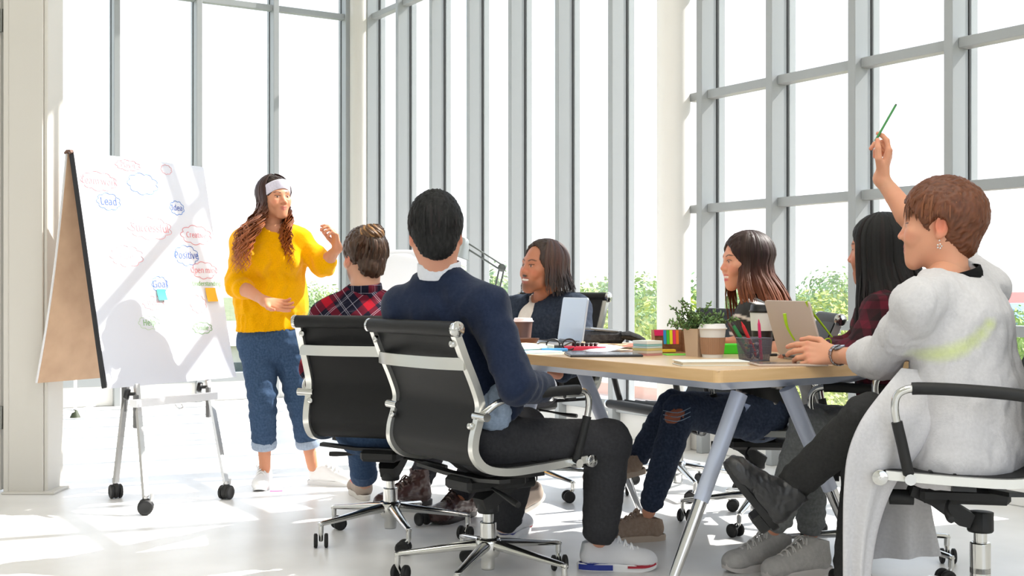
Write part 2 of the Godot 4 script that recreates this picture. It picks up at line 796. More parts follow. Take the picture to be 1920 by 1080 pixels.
# ---------------------------------------------------------------- outside: two storeys down
func leaf_crown(seed_: int, r: Vector3, leaves: int, size: float) -> Geo:
	var rng := RandomNumberGenerator.new()
	rng.seed = seed_
	var g := G()
	var blobs := []
	for i in 16:
		var d := Vector3(rng.randfn(), absf(rng.randfn()) * 0.7 - 0.25, rng.randfn()).normalized()
		blobs.append([d * r * rng.randf_range(0.35, 0.75), rng.randf_range(0.28, 0.46)])
	for i in leaves:
		var bl = blobs[rng.randi() % blobs.size()]
		var n := Vector3(rng.randfn(), rng.randfn(), rng.randfn()).normalized()
		var p: Vector3 = bl[0] + n * r * bl[1] * (0.72 + 0.28 * rng.randf())
		var t := n.cross(Vector3(rng.randfn(), rng.randfn(), rng.randfn())).normalized()
		var b := (n + Vector3(rng.randfn(), rng.randfn(), rng.randfn()) * 0.5).normalized().cross(t).normalized()
		var s := size * rng.randf_range(0.6, 1.3)
		var k := rng.randf_range(0.75, 1.2)
		g.col = Color(k, k * rng.randf_range(0.94, 1.04), k * rng.randf_range(0.7, 1.1))
		g.face([p - t * s, p + b * s * 0.45, p + t * s, p - b * s * 0.45])
	g.colored = true
	return g

func build_outside() -> void:
	var down := -7.0
	var g := G()
	g.box(Vector3(0, down - 0.5, -300), Vector3(1600, 1, 1400))
	var gm := StandardMaterial3D.new()
	gm.albedo_texture = noise_tex(0.02, 256, 5, ramp(Color(0.30, 0.36, 0.20), Color(0.55, 0.55, 0.42)))
	gm.uv1_triplanar = true
	gm.uv1_world_triplanar = true
	gm.uv1_scale = Vector3.ONE * 0.03
	gm.roughness = 1.0
	struct(obj("ground", g, gm))
	# terrace outside the long window wall
	slab("trim_6", -3.0, 9.0, -0.35, -0.12, -2.6, -0.25, M(Color(0.78, 0.70, 0.66), 0.9))
	slab("trim_7", -3.0, 9.0, -0.12, 0.0, -2.75, -2.6, M(Color(0.82, 0.66, 0.60), 0.9))
	# trees
	var kinds := []
	var greens := [Color(0.60, 0.69, 0.40), Color(0.50, 0.61, 0.42), Color(0.71, 0.74, 0.40)]
	for k in 3:
		var leaf := StandardMaterial3D.new()
		leaf.albedo_color = greens[k]
		leaf.vertex_color_use_as_albedo = true
		leaf.roughness = 0.8
		leaf.backlight_enabled = true
		leaf.backlight = Color(0.35, 0.4, 0.15)
		kinds.append([leaf_crown(11 + k, Vector3(2.6, 2.2, 2.6), 12000, 0.065).commit(), leaf])
	var bark := M(Color(0.30, 0.25, 0.19), 0.95)
	# px, depth, top py, width, kind
	var spots := [[1120, 22, 545, 1.0, 0], [1215, 19, 560, 0.95, 2], [1240, 30, 512, 1.1, 1], [1160, 34, 520, 1.3, 1], [1045, 26, 560, 0.9, 0], [955, 27, 505, 1.05, 1], [925, 40, 520, 1.2, 0],
		[1345, 30, 545, 1.1, 0], [1375, 17, 600, 0.8, 2], [1500, 42, 512, 1.3, 1], [1560, 30, 545, 1.2, 2], [1590, 48, 520, 1.3, 0], [1510, 22, 575, 0.9, 2], [1905, 24, 590, 1.0, 0], [1870, 34, 585, 1.1, 1],
		[620, 70, 538, 2.2, 1], [590, 90, 543, 2.2, 0], [660, 85, 546, 2.4, 1], [730, 60, 560, 1.8, 0], [108, 30, 632, 0.9, 2], [92, 26, 670, 0.9, 0], [1180, 60, 545, 2.4, 0], [1300, 60, 540, 2.4, 1], [1440, 75, 535, 2.6, 1], [1040, 80, 540, 2.6, 0], [1700, 70, 540, 2.6, 0], [1800, 60, 545, 2.4, 1]]
	var words := ["leafy mid green", "dark dense green", "yellow green"]
	var places := ["behind the middle window bays", "outside the middle bays near the round column", "far behind the middle bays", "far outside between two middle mullions", "behind the man in the denim jacket", "behind the desk lamp", "far behind the desk lamp", "between the plant and the laughing woman", "low behind the potted plant", "on the skyline behind the laughing woman's hair", "beside the laughing woman's chair back", "far right of the laughing woman", "low behind the laughing woman", "past the white blouse at the right edge", "far past the white blouse at the right edge", "on the skyline behind the yellow sweater", "on the skyline left of the presenter's hand", "on the skyline behind the plaid shirt", "behind the white monitor", "left of the flip chart beside the column", "lowest beside the column at the left edge", "far off between the middle bays", "far off behind the round column", "far off behind the laughing woman's face", "far off behind the laptop at the far end", "far off behind the long black hair", "far off behind the short brown hair"]
	for i in spots.size():
		var s = spots[i]
		var d: float = s[1]
		var top := V(s[0], s[2], d)
		var w: float = s[3]
		var hgt := 2.1 * w
		var t := thing("tree", words[s[4]] + " tree " + places[i], "tree", Transform3D(Basis(Vector3.UP, i * 1.7), Vector3(top.x, down, top.z)), "trees outside the windows")
		var c := mi("crown", kinds[s[4]][0], kinds[s[4]][1], t)
		c.transform = Transform3D(Basis.from_scale(Vector3(w, w * 1.15, w)), Vector3(0, top.y - hgt - down, 0))
		g = G()
		g.rod(Vector3.ZERO, Vector3(0.1, top.y - hgt - down, 0), 0.16, 0.09, 8)
		for k in 4:
			var a := k * 1.6
			g.rod(Vector3(0.08, top.y - hgt - down - 0.6, 0), Vector3(cos(a) * 0.9, top.y - hgt * 0.7 - down, sin(a) * 0.9), 0.06, 0.02, 6)
		obj("trunk", g, bark, t)
	# low buildings beyond
	var hs := [[105, 60, 556, 7, 5, Color(0.62, 0.36, 0.30), "low house with a red-brown gable left of the flip chart"], [600, 55, 600, 16, 6, Color(0.80, 0.78, 0.74), "flat pale roof seen behind the yellow sweater"],
		[1893, 40, 548, 2.4, 4, Color(0.75, 0.30, 0.28), "small house with a red roof past the white blouse"], [1912, 36, 568, 2.0, 4, Color(0.42, 0.56, 0.74), "small house with a blue roof below the red roof"], [1240, 90, 552, 14, 6, Color(0.80, 0.80, 0.80), "pale long building far off right of the middle bays"], [1530, 120, 532, 22, 8, Color(0.84, 0.84, 0.83), "pale hazy block on the skyline right of the laughing woman"], [1075, 16, 665, 3.0, 3, Color(0.8, 0.8, 0.78), "pale grey shed roof below the far window bays"]]
	for e in hs:
		var top := V(e[0], e[2], e[1])
		var t := thing("building", e[6], "building", Transform3D(Basis(Vector3.UP, 0.4), Vector3(top.x, down, top.z)))
		var w: float = e[3]
		var dp: float = e[4]
		var hh := top.y - down
		g = G()
		g.box(Vector3(0, (hh - 0.9) / 2, 0), Vector3(w, hh - 0.9, dp))
		obj("wall", g, M(Color(0.82, 0.80, 0.76), 0.9), t)
		g = G()
		g.prism(PackedVector2Array([Vector2(-dp / 2 - 0.3, 0), Vector2(dp / 2 + 0.3, 0), Vector2(0, 0.95)]), w + 0.5, Transform3D(Basis(Vector3(0, 0, 1), Vector3.UP, Vector3(-1, 0, 0)), Vector3(w / 2 + 0.25, hh - 0.95, 0)))
		obj("roof", g, M(e[5], 0.85), t)
		for k in 3:
			g = G()
			g.box(Vector3((k - 1) * w * 0.3, hh - 2.2, dp / 2 + 0.02), Vector3(w * 0.14, 1.1, 0.06), 0.01)
			obj("window_pane", g, M(Color(0.25, 0.30, 0.33), 0.2), t)
# ---------------------------------------------------------------- flip chart
func caster(g_wheel: Geo, g_metal: Geo, foot: Vector3, yaw: float, r := 0.032) -> void:
	# foot: on the floor
	var bs := Basis(Vector3.UP, yaw)
	for s in [-1.0, 1.0]:
		g_wheel.lathe([Vector2(0.001, -0.007), Vector2(r - 0.006, -0.007), Vector2(r, -0.004), Vector2(r, 0.005), Vector2(r - 0.004, 0.008), Vector2(r * 0.6, 0.008), Vector2(r * 0.55, 0.006), Vector2(0.001, 0.006)], 18, Transform3D(bs * Basis(Vector3(0, 0, 1), s * -PI / 2), foot + Vector3(0, r, 0) + bs * Vector3(s * 0.019, 0, 0)))
	g_metal.sweep(catmull([foot + Vector3(0, r, 0) + bs * Vector3(0, 0.001, 0), foot + bs * Vector3(0, r * 1.6, r * 0.45), foot + bs * Vector3(0, r * 2.1, r * 0.75), foot + bs * Vector3(0, r * 2.8, r * 0.8)], 3), 0.008, 8, bs * Vector3.RIGHT)

func build_flip_chart() -> void:
	var O := Vector3(-2.034, 0, -5.60)
	var bs := Basis(Vector3(0.4895, 0, -0.872), Vector3.UP, Vector3(0.872, 0, 0.4895))
	var xf := Transform3D(bs, O)
	var inv := xf.affine_inverse()
	var t := thing("flip_chart", "white paper covered flip chart on a wheeled stand with scribbled word clouds", "flip chart", xf)
	var W := 0.84
	var metal := M(Color(0.80, 0.80, 0.80), 0.3, 0.6)
	var white := M(Color(0.90, 0.90, 0.91), 0.5)
	var dark := M(Color(0.10, 0.10, 0.12), 0.45)
	# front board: rises from z .235 to the ridge
	var fb := Vector3(0, 0.53, 0.235)
	var ft := Vector3(0, 1.60, 0.022)
	var up := (ft - fb).normalized()
	var nn := Vector3.RIGHT.cross(up).normalized()
	var g := G()
	g.box((fb + ft) / 2 + Vector3(W / 2, 0, 0) - nn * 0.014, Vector3(W - 0.012, (ft - fb).length() - 0.02, 0.02), 0.003, Basis(Vector3.RIGHT, up, nn))
	obj("front_board", g, white, t)
	# dark edge rail
	for x in [0.0]:
		g = G()
		g.box((fb + ft) / 2 + Vector3(x, 0, 0) - nn * 0.014, Vector3(0.009, (ft - fb).length(), 0.030), 0.003, Basis(Vector3.RIGHT, up, nn))
		obj("edge_rail", g, dark, t)
	# paper: over the ridge and down the front, lower edge curling out a little
	var path := []
	path.append(Vector3(0, 1.575, -0.03))
	path.append(Vector3(0, 1.602, -0.022))
	path.append(Vector3(0, 1.612, 0.0))
	path.append(Vector3(0, 1.606, 0.022))
	for k in 11:
		var q := k / 10.0
		path.append(ft.lerp(fb - up * 0.006, 0.02 + 0.98 * q) + nn * (0.0015 + (0.008 * pow(maxf(q - 0.8, 0.0) / 0.2, 2.0))))
	g = G()
	for i in path.size():
		for k in 9:
			var x := W * k / 8.0
			var wob := 0.0 * sin(k * 1.1 + i * 0.2) * pow(i / float(path.size() - 1), 4.0)
			g.vert(path[i] + Vector3(x, 0, 0) + nn * (wob + 0.010 * pow(k / 8.0, 3.0) * pow(maxf(0.0, (i - 12) / 5.0), 2.0)))
	for i in path.size() - 1:
		for k in 8:
			var a := i * 9 + k
			g.quad(a, a + 9, a + 10, a + 1)
	var paper := M(Color(0.88, 0.89, 0.93), 0.75)
	var sheet := obj("paper_sheet", g, paper, t)
	# rear board: bare brown hardboard inside, white outside
	var rb := Vector3(0, 0.53, -0.195)
	var rt := Vector3(0, 1.60, -0.022)
	var ru := (rt - rb).normalized()
	var rn := Vector3.RIGHT.cross(ru).normalized()
	var brown := StandardMaterial3D.new()
	brown.albedo_texture = noise_tex(0.02, 256, 4, ramp(Color(0.74, 0.61, 0.50), Color(0.82, 0.69, 0.57)))
	brown.uv1_triplanar = true
	brown.uv1_scale = Vector3.ONE * 1.2
	brown.roughness = 0.7
	g = G()
	var rpath := []
	for k in 9:
		var q := k / 8.0
		rpath.append(rt.lerp(rb, q) + Vector3(W / 2, 0, 0) - rn * (0.03 * q * q * q - 0.01 * sin(q * PI)))
	g.sweep(rpath, Vector2(W / 2, 0.005), 4, Vector3(0, 0.3, -1), true, true)
	obj("rear_board", g, brown, t)
	g = G()
	g.sweep([Vector3(-0.003, 1.60, -0.026), Vector3(-0.003, 1.612, -0.012), Vector3(-0.003, 1.612, 0.008), Vector3(-0.003, 1.60, 0.016)], Vector2(0.004, 0.010), 4, Vector3.RIGHT, true, true)
	obj("ridge_cap", g, M(Color(0.42, 0.30, 0.24), 0.6), t)
	g = G()
	var pale := []
	for k in 9:
		pale.append(rpath[k] - Vector3(W / 2, 0, 0) + Vector3(-0.001, 0, 0))
	g.sweep(pale, Vector2(0.003, 0.007), 4, Vector3.RIGHT, true, true)
	obj("edge_strip", g, white, t)
	# stand
	var legs := [[V(256, 722, 5.56), FL(273, 965), "front"], [V(389, 712, 6.06), FL(424, 936), "front"], [V(241, 690, 5.72), FL(217, 934), "rear"]]
	legs.append([V(330, 690, 6.2), FL(398, 900), "rear"])
	legs.resize(3)
	for i in 3:
		var a: Vector3 = inv * legs[i][0]
		var b: Vector3 = inv * legs[i][1]
		g = G()
		g.sweep([a, b + Vector3(0, 0.075, 0)], Vector2(0.013, 0.010), 4, Vector3(1, 0, 0.3), true, true)
		var lg := obj("leg", g, metal, t)
		g = G()
		var gm := G()
		caster(g, gm, b, 0.7 + i, 0.033)
		g.ellipsoid(b + Vector3(0, 0.036, 0), Vector3(0.024, 0.036, 0.034), Basis(Vector3.UP, 0.7 + i))
		gm.rod(b + Vector3(0, 0.05, 0), b + Vector3(0, 0.085, 0), 0.009)
		obj("caster", g, M(Color(0.075, 0.075, 0.08), 0.5), lg)
		obj("caster_stem", gm, metal, lg)
		# clamp block and dark tube end under the board
		g = G()
		var dir := (b - a).normalized()
		g.box(a + dir * 0.10 + Vector3(-0.012, -0.03, 0), Vector3(0.02, 0.15, 0.022), 0.003)
		obj("tube_end", g, M(Color(0.42, 0.42, 0.42), 0.5), t)
		g = G()
		g.rod(a + dir * 0.045 + bs.inverse() * Vector3(-0.05, 0, 0.02), a + dir * 0.045, 0.008)
		var kb := Transform3D(Basis(bs.inverse() * Vector3(0.2, 0, 0.98), PI / 2 - 0.2), a + dir * 0.045 + bs.inverse() * Vector3(-0.04, 0, 0.02))
		g.lathe([Vector2(0.001, -0.012), Vector2(0.024, -0.012), Vector2(0.026, 0.0), Vector2(0.022, 0.012), Vector2(0.001, 0.013)], 8, kb)
		obj("clamp_knob", g, M(Color(0.06, 0.06, 0.07), 0.4), t)
	# tray bar between the front legs
	var ta: Vector3 = inv * V(250, 757, 5.43)
	var tb: Vector3 = inv * V(402, 742, 5.94)
	g = G()
	g.sweep([ta, tb], Vector2(0.02, 0.017), 4, Vector3.UP, true, true)
	obj("tray_bar", g, white, t)
	g = G()
	g.sweep(catmull([ta.lerp(tb, 0.45) + Vector3(0, -0.02, 0.02), ta.lerp(tb, 0.48) + Vector3(0, -0.04, 0.03), ta.lerp(tb, 0.53) + Vector3(0, -0.035, 0.03), ta.lerp(tb, 0.53) + Vector3(0, -0.02, 0.02)], 4), 0.003, 6)
	obj("hook", g, metal, t)
	# handwriting: a pixel on the sheet -> a place on its plane
	var on := func(px: float, py: float) -> Vector3:
		var dir: Vector3 = bs.inverse() * (V(px, py, 1.0) - V(960, 540, 0.0))
		var eye: Vector3 = inv * Vector3(0, EYE, 0)
		var k: float = (fb + nn * 0.0026 - eye).dot(nn) / dir.dot(nn)
		return eye + dir * k
	var blue := Color(0.38, 0.56, 0.84)
	var red := Color(0.90, 0.57, 0.60)
	var navy := Color(0.32, 0.42, 0.72)
	var pinkish := Color(0.92, 0.70, 0.73)
	var green := Color(0.52, 0.72, 0.46)
	var font := SystemFont.new()
	font.font_names = PackedStringArray(["Droid Sans"])
	var bsl := Basis(Vector3.RIGHT, up, nn)
	var words := [["Team work", 186, 340, 0.052, red, 66, 36, red], ["Lead", 204, 378, 0.056, navy, 44, 32, blue], ["Play it", 240, 310, 0.04, red, 46, 20, red], ["", 268, 345, 0.04, blue, 56, 40, blue], ["", 312, 318, 0.04, red, 20, 18, pinkish], ["Idea", 332, 390, 0.045, navy, 26, 26, blue], ["Successful", 282, 428, 0.062, red, 80, 42, pinkish], ["Creative", 368, 441, 0.045, red, 56, 36, red], ["Positive", 350, 479, 0.056, navy, 44, 38, blue], ["Plan", 238, 480, 0.05, pinkish, 62, 40, pinkish], ["Open mind", 383, 507, 0.046, red, 46, 32, red], ["Understanding", 388, 532, 0.036, green, 0, 0, green], ["Goal", 300, 533, 0.055, navy, 30, 30, blue], ["Work", 288, 568, 0.04, pinkish, 40, 26, pinkish], ["", 372, 570, 0.04, pinkish, 30, 34, pinkish], ["Help", 280, 605, 0.045, green, 40, 26, Color(0.82, 0.90, 0.80)], ["Smile", 380, 615, 0.04, green, 36, 22, green]]
	for w in words:
		var at: Vector3 = on.call(w[1], w[2])
		if w[0] != "":
			var tm := TextMesh.new()
			tm.text = w[0]
			tm.font = font
			tm.font_size = 32
			tm.pixel_size = w[3] / 32.0 * 0.85
			tm.depth = 0.001
			var o := mi("lettering", tm, M(w[4], 0.8), sheet)
			o.transform = Transform3D(bsl, at)
		if w[5] > 0:
			var a: Vector3 = on.call(w[1] + w[5] * 0.5, w[2])
			var b: Vector3 = on.call(w[1], w[2] - w[6] * 0.5)
			var ra: float = absf(a.x - at.x)
			var rb2: float = (b - at).dot(up)
			var pts := []
			var lobes := 9
			for k in lobes * 6:
				var th := TAU * k / (lobes * 6)
				var bump := 0.86 + 0.16 * absf(sin(th * lobes / 2.0))
				pts.append(at + Vector3.RIGHT * cos(th) * ra * bump + up * sin(th) * rb2 * bump)
			pts.append(pts[0])
			g = G()
			g.sweep(pts, 0.0016, 4, nn)
			obj("cloud_outline", g, M(w[7], 0.8), sheet)
	for nt in [[302, 553, 0.056, Color(0.22, 0.60, 0.58), "small teal sticky note on the flip chart sheet"], [395, 553, 0.072, Color(0.98, 0.72, 0.10), "orange sticky note near the right edge of the flip chart sheet"]]:
		var at: Vector3 = on.call(nt[1 - 1], nt[1])
		g = G()
		var rows := []
		for i in 5:
			var q := i / 4.0
			rows.append([g.vert(Vector3(-nt[2] / 2, nt[2] * (0.5 - q), 0.001 + 0.006 * q * q)), g.vert(Vector3(nt[2] / 2, nt[2] * (0.5 - q), 0.001 + 0.008 * q * q))])
		for i in 4:
			g.quad(rows[i][0], rows[i + 1][0], rows[i + 1][1], rows[i][1])
		var o := obj("sticky_note", g, M(nt[3], 0.7), self)
		o.transform = Transform3D(bs * bsl, xf * (at + nn * 0.003))
		tag(o, nt[4], "sticky note")
	# slim white tripod far behind it
	var tp := V(141, 770, 9.2)
	tp.y = 0.0
	var st := thing("stand", "slim white pole stand with a dark foot behind the flip chart", "stand", Transform3D(Basis(), tp))
	g = G()
	g.rod(Vector3(0, 0.04, 0), Vector3(0, 1.3, 0), 0.012)
	obj("pole", g, white, st)
	g = G()
	g.rod(Vector3(0, 0.05, 0), Vector3(-0.17, 0.085, 0.05), 0.007)
	g.rod(Vector3(0, 0.05, 0), Vector3(0.12, 0.085, -0.1), 0.007)
	g.rod(Vector3(0, 0.05, 0), Vector3(-0.04, 0.03, 0.16), 0.007)
	obj("leg", g, white, st)
	g = G()
	g.lathe([Vector2(0.04, 0), Vector2(0.035, 0.012), Vector2(0.012, 0.06), Vector2(0.0, 0.065)], 12)
	obj("foot", g, M(Color(0.2, 0.24, 0.15), 0.6), st)

# ---------------------------------------------------------------- table
const TW := 0.88
const TL := 1.95
var TBL := Transform3D(Basis(Vector3(0.8504, 0, -0.5262), Vector3.UP, Vector3(0.5262, 0, 0.8504)), Vector3(0.598, 0, -3.535))

func build_table() -> void:
	var t := thing("conference_table", "long pale wood conference table on splayed grey and chrome legs", "table", TBL)
	var wood := StandardMaterial3D.new()
	wood.albedo_texture = noise_tex(0.02, 512, 5, ramp(Color(0.85, 0.71, 0.54), Color(0.93, 0.81, 0.66)))
	wood.uv1_triplanar = true
	wood.uv1_scale = Vector3(9.0, 1.2, 0.6)
	wood.roughness = 0.33
	wood.clearcoat_enabled = true
	wood.clearcoat = 0.25
	wood.clearcoat_roughness = 0.25
	var band := StandardMaterial3D.new()
	band.albedo_texture = noise_tex(0.02, 256, 4, ramp(Color(0.84, 0.69, 0.49), Color(0.90, 0.76, 0.57)))
	band.uv1_triplanar = true
	band.uv1_scale = Vector3(0.5, 6.0, 0.5)
	band.roughness = 0.45
	var g := G()
	g.box(Vector3(TW / 2, TABLE - 0.002, -TL / 2), Vector3(TW - 0.004, 0.004, TL - 0.004), 0.001)
	obj("tabletop", g, wood, t)
	g = G()
	g.prism(rounded_rect(TW, TL, 0.02), 0.034, Transform3D(Basis(Vector3(1, 0, 0), Vector3(0, 0, -1), Vector3(0, 1, 0)), Vector3(TW / 2, TABLE - 0.0365, -TL / 2)))
	obj("edge_band", g, band, t)
	# steel tray under the top
	var steel := M(Color(0.72, 0.75, 0.82), 0.4, 0.15)
	g = G()
	var a := []
	for k in [[0.06, 0.703], [0.16, 0.665]]:
		var i: float = k[0]
		a.append([Vector3(i, k[1], -i), Vector3(TW - i, k[1], -i), Vector3(TW - i, k[1], -TL + i), Vector3(i, k[1], -TL + i)])
	for k in 4:
		g.face([a[1][k], a[1][(k + 1) % 4], a[0][(k + 1) % 4], a[0][k]])
	g.face([a[1][3], a[1][2], a[1][1], a[1][0]])
	g.face([a[0][0], a[0][1], a[0][2], a[0][3]])
	obj("apron", g, steel, t)
	var chrome := M(Color(0.78, 0.78, 0.78), 0.12, 1.0)
	var inv := TBL.affine_inverse()
	for l in [[V(1386, 738, 3.76), V(1236, 1150, 3.62)], [V(1476, 728, 3.86), V(1640, 1112, 3.91)], [V(1090, 690, 4.72), V(1205, 968, 5.22)], [V(1016, 686, 4.80), V(930, 985, 5.02)]]:
		var p: Vector3 = inv * l[0]
		var q: Vector3 = inv * l[1]
		q.y = 0.0
		var mid := p.lerp(q, 0.49)
		g = G()
		g.rod(p, mid, 0.027, 0.024, 20)
		var lg := obj("leg", g, steel, t)
		g = G()
		g.rod(mid.lerp(p, 0.02), q, 0.021, 0.013, 20)
		obj("chrome_end", g, chrome, lg)

# ---------------------------------------------------------------- chairs
func chair_profile() -> Array:
	var p := []
	for q in [[-0.297, 0.842], [-0.262, 0.76], [-0.225, 0.68], [-0.205, 0.620], [-0.212, 0.57], [-0.228, 0.515], [-0.226, 0.465], [-0.185, 0.422], [-0.10, 0.404], [0.02, 0.406], [0.13, 0.412], [0.22, 0.418]]:
		p.append(Vector3(0, q[1], q[0]))
	return catmull(p, 5)

func make_chair(called: String, label: String, xf: Transform3D, spin: float) -> Node3D:
	var t := thing(called, label, "chair", xf, "black office chairs round the table")
	var chrome := M(Color(0.80, 0.80, 0.79), 0.14, 1.0)
	var satin := M(Color(0.84, 0.84, 0.82), 0.28, 0.85)
	var black := M(Color(0.085, 0.085, 0.088), 0.5)
	var dull := M(Color(0.06, 0.06, 0.063), 0.6)
	var hide := StandardMaterial3D.new()
	hide.albedo_color = Color(0.135, 0.135, 0.137)
	hide.metallic_specular = 0.3
	hide.roughness = 0.5
	hide.normal_enabled = true
	hide.normal_texture = weave()
	hide.normal_scale = 0.25
	hide.uv1_triplanar = true
	hide.uv1_scale = Vector3.ONE * 9.0
	var pr := chair_profile()
	# sling: one continuous hide from the head roll to the front roll
	var g := G()
	var path := []
	for p in pr:
		path.append(p + Vector3(0, 0.006, 0.008))
	g.sweep(path, Vector2(0.232, 0.007), 4, Vector3(0, 0.7, 0.7), true, true)
	obj("sling", g, hide, t)
	g = G()
	g.rod(Vector3(-0.255, 0.855, -0.300), Vector3(0.255, 0.855, -0.300), 0.024, -1, 20)
	obj("head_roll", g, hide, t)
	g = G()
	g.rod(Vector3(-0.235, 0.412, 0.235), Vector3(0.235, 0.412, 0.235), 0.022, -1, 18)
	obj("front_roll", g, hide, t)
	g = G()
	for k in 5:
		var z := -0.08 + k * 0.06
		g.rod(Vector3(-0.22, 0.407 + 0.02 * (k / 4.0), z), Vector3(0.22, 0.407 + 0.02 * (k / 4.0), z), 0.006, -1, 6)
	obj("seam", g, hide, t)
	for s in [-1.0, 1.0]:
		g = G()
		var f := []
		for p in pr:
			f.append(p + Vector3(s * 0.243, 0, 0))
		g.sweep(f, Vector2(0.012, 0.012), 4, Vector3(0, 0.7, 0.7), true, true)
		var fr := obj("side_frame", g, satin, t)
		for at in [[-0.300, 0.855, 0.024], [0.235, 0.412, 0.02]]:
			g = G()
			g.lathe([Vector2(0.001, 0.006), Vector2(at[2] * 0.45, 0.007), Vector2(at[2] * 0.5, 0.004), Vector2(at[2], 0.004), Vector2(at[2] * 1.05, 0.0), Vector2(at[2], -0.01)], 18, Transform3D(Basis(Vector3(0, 0, 1), -s * PI / 2), Vector3(s * 0.259, at[1], at[0])))
			obj("end_cap", g, chrome, fr)
		for at in [[-0.282, 0.81], [-0.25, 0.745], [-0.215, 0.555]]:
			g = G()
			g.lathe([Vector2(0.012, -0.004), Vector2(0.012, 0.006), Vector2(0.008, 0.009), Vector2(0.001, 0.009)], 12, Transform3D(Basis(Vector3(1, 0, 0), -PI / 2), Vector3(s * 0.228, at[1], at[0] - 0.015)))
			obj("bolt", g, chrome, fr)
		# armrest: tube loop with a black sleeve
		var loop := catmull([Vector3(s * 0.262, 0.412, 0.16), Vector3(s * 0.275, 0.50, 0.18), Vector3(s * 0.283, 0.60, 0.20), Vector3(s * 0.284, 0.645, 0.18), Vector3(s * 0.284, 0.652, 0.10), Vector3(s * 0.284, 0.642, -0.08), Vector3(s * 0.28, 0.628, -0.16), Vector3(s * 0.268, 0.60, -0.20), Vector3(s * 0.25, 0.585, -0.212)], 5)
		g = G()
		g.sweep(loop, 0.0105, 10, Vector3.RIGHT)
		var ar := obj("armrest", g, chrome, t)
		g = G()
		g.sweep(loop.slice(17, 28), 0.0165, 10, Vector3.RIGHT)
		g.sweep(loop.slice(1, 9), 0.0145, 10, Vector3.RIGHT)
		obj("armrest_sleeve", g, dull, ar)
		g = G()
		g.rod(Vector3(s * 0.225, 0.412, 0.16), Vector3(s * 0.285, 0.412, 0.16), 0.015)
		obj("pivot", g, chrome, ar)
		g = G()
		g.rod(Vector3(s * 0.225, 0.585, -0.212), Vector3(s * 0.29, 0.585, -0.212), 0.014)
		obj("pivot", g, chrome, ar)
	# bowed spreader behind the back
	g = G()
	var bow := []
	for k in 13:
		var q := k / 12.0 * 2.0 - 1.0
		bow.append(Vector3(0.25 * q, 0.748, -0.268 - 0.045 * (1.0 - pow(absf(q), 3.0))))
	g.sweep(bow, Vector2(0.005, 0.019), 4, Vector3.UP, true, true)
	obj("back_spreader", g, satin, t)
	g = G()
	g.sweep([Vector3(-0.243, 0.385, 0.02), Vector3(-0.1, 0.365, 0.01), Vector3(0.1, 0.365, 0.01), Vector3(0.243, 0.385, 0.02)], Vector2(0.03, 0.006), 4, Vector3.UP, true, true)
	obj("seat_spreader", g, black, t)
	g = G()
	g.sweep([Vector3(-0.243, 0.375, -0.11), Vector3(-0.1, 0.36, -0.09), Vector3(0.1, 0.36, -0.09), Vector3(0.243, 0.375, -0.11)], Vector2(0.02, 0.006), 4, Vector3.UP, true, true)
	obj("seat_spreader", g, black, t)
	g = G()
	g.box(Vector3(0, 0.338, -0.01), Vector3(0.15, 0.045, 0.24), 0.012)
	obj("tilt_mechanism", g, dull, t)
	g = G()
	g.sweep([Vector3(0, 0.345, 0.13), Vector3(0, 0.325, 0.07), Vector3(0, 0.272, -0.01), Vector3(0, 0.262, -0.035)], [Vector2(0.05, 0.014), Vector2(0.045, 0.02), Vector2(0.04, 0.024), Vector2(0.03, 0.02)], 4, Vector3.UP, true, true)
	obj("tilt_arm", g, dull, t)
	g = G()
	g.rod(Vector3(0, 0.32, 0.12), Vector3(0, 0.32, 0.185), 0.022)
	obj("tension_knob", g, dull, t)
	g = G()
	g.sweep(catmull([Vector3(0.05, 0.325, 0.03), Vector3(0.14, 0.322, 0.05), Vector3(0.22, 0.315, 0.06), Vector3(0.29, 0.312, 0.06)], 4), [0.005, 0.005, 0.005, 0.005, 0.005, 0.005, 0.006, 0.007, 0.008, 0.009, 0.010, 0.010, 0.009], 8)
	obj("lever", g, dull, t)
	g = G()
	g.sweep(catmull([Vector3(-0.05, 0.325, -0.03), Vector3(-0.14, 0.318, -0.05), Vector3(-0.26, 0.30, -0.07)], 4), [0.005, 0.005, 0.005, 0.006, 0.007, 0.009, 0.010, 0.011, 0.010], 8)
	obj("lever", g, dull, t)
	g = G()
	g.lathe([Vector2(0.0, 0.285), Vector2(0.036, 0.285), Vector2(0.036, 0.235), Vector2(0.036, 0.235), Vector2(0.033, 0.23), Vector2(0.0, 0.23)], 20)
	obj("collar", g, dull, t)
	g = G()
	g.lathe([Vector2(0.018, 0.235), Vector2(0.018, 0.20), Vector2(0.018, 0.20), Vector2(0.027, 0.20), Vector2(0.028, 0.196), Vector2(0.028, 0.115)], 24)
	obj("gas_lift", g, chrome, t)
	g = G()
	g.lathe([Vector2(0.0, 0.04), Vector2(0.022, 0.042), Vector2(0.024, 0.05), Vector2(0.024, 0.08), Vector2(0.034, 0.085), Vector2(0.044, 0.105), Vector2(0.044, 0.135), Vector2(0.038, 0.148), Vector2(0.0, 0.15)], 24)
	obj("hub", g, chrome, t)
	for k in 5:
		var a := spin + TAU * k / 5.0
		var dir := Vector3(sin(a), 0, cos(a))
		var r := []
		var pts := []
		for q in [[0.03, 0.125, 0.022, 0.018], [0.10, 0.118, 0.019, 0.015], [0.22, 0.103, 0.015, 0.011], [0.295, 0.094, 0.012, 0.009], [0.31, 0.088, 0.010, 0.007]]:
			pts.append(dir * q[0] + Vector3(0, q[1], 0))
			r.append(Vector2(q[2], q[3]))
		g = G()
		g.sweep(pts, r, 10)
		g.rod(dir * 0.302 + Vector3(0, 0.098, 0), dir * 0.302 + Vector3(0, 0.060, 0), 0.010)
		var lg := obj("base_leg", g, chrome, t)
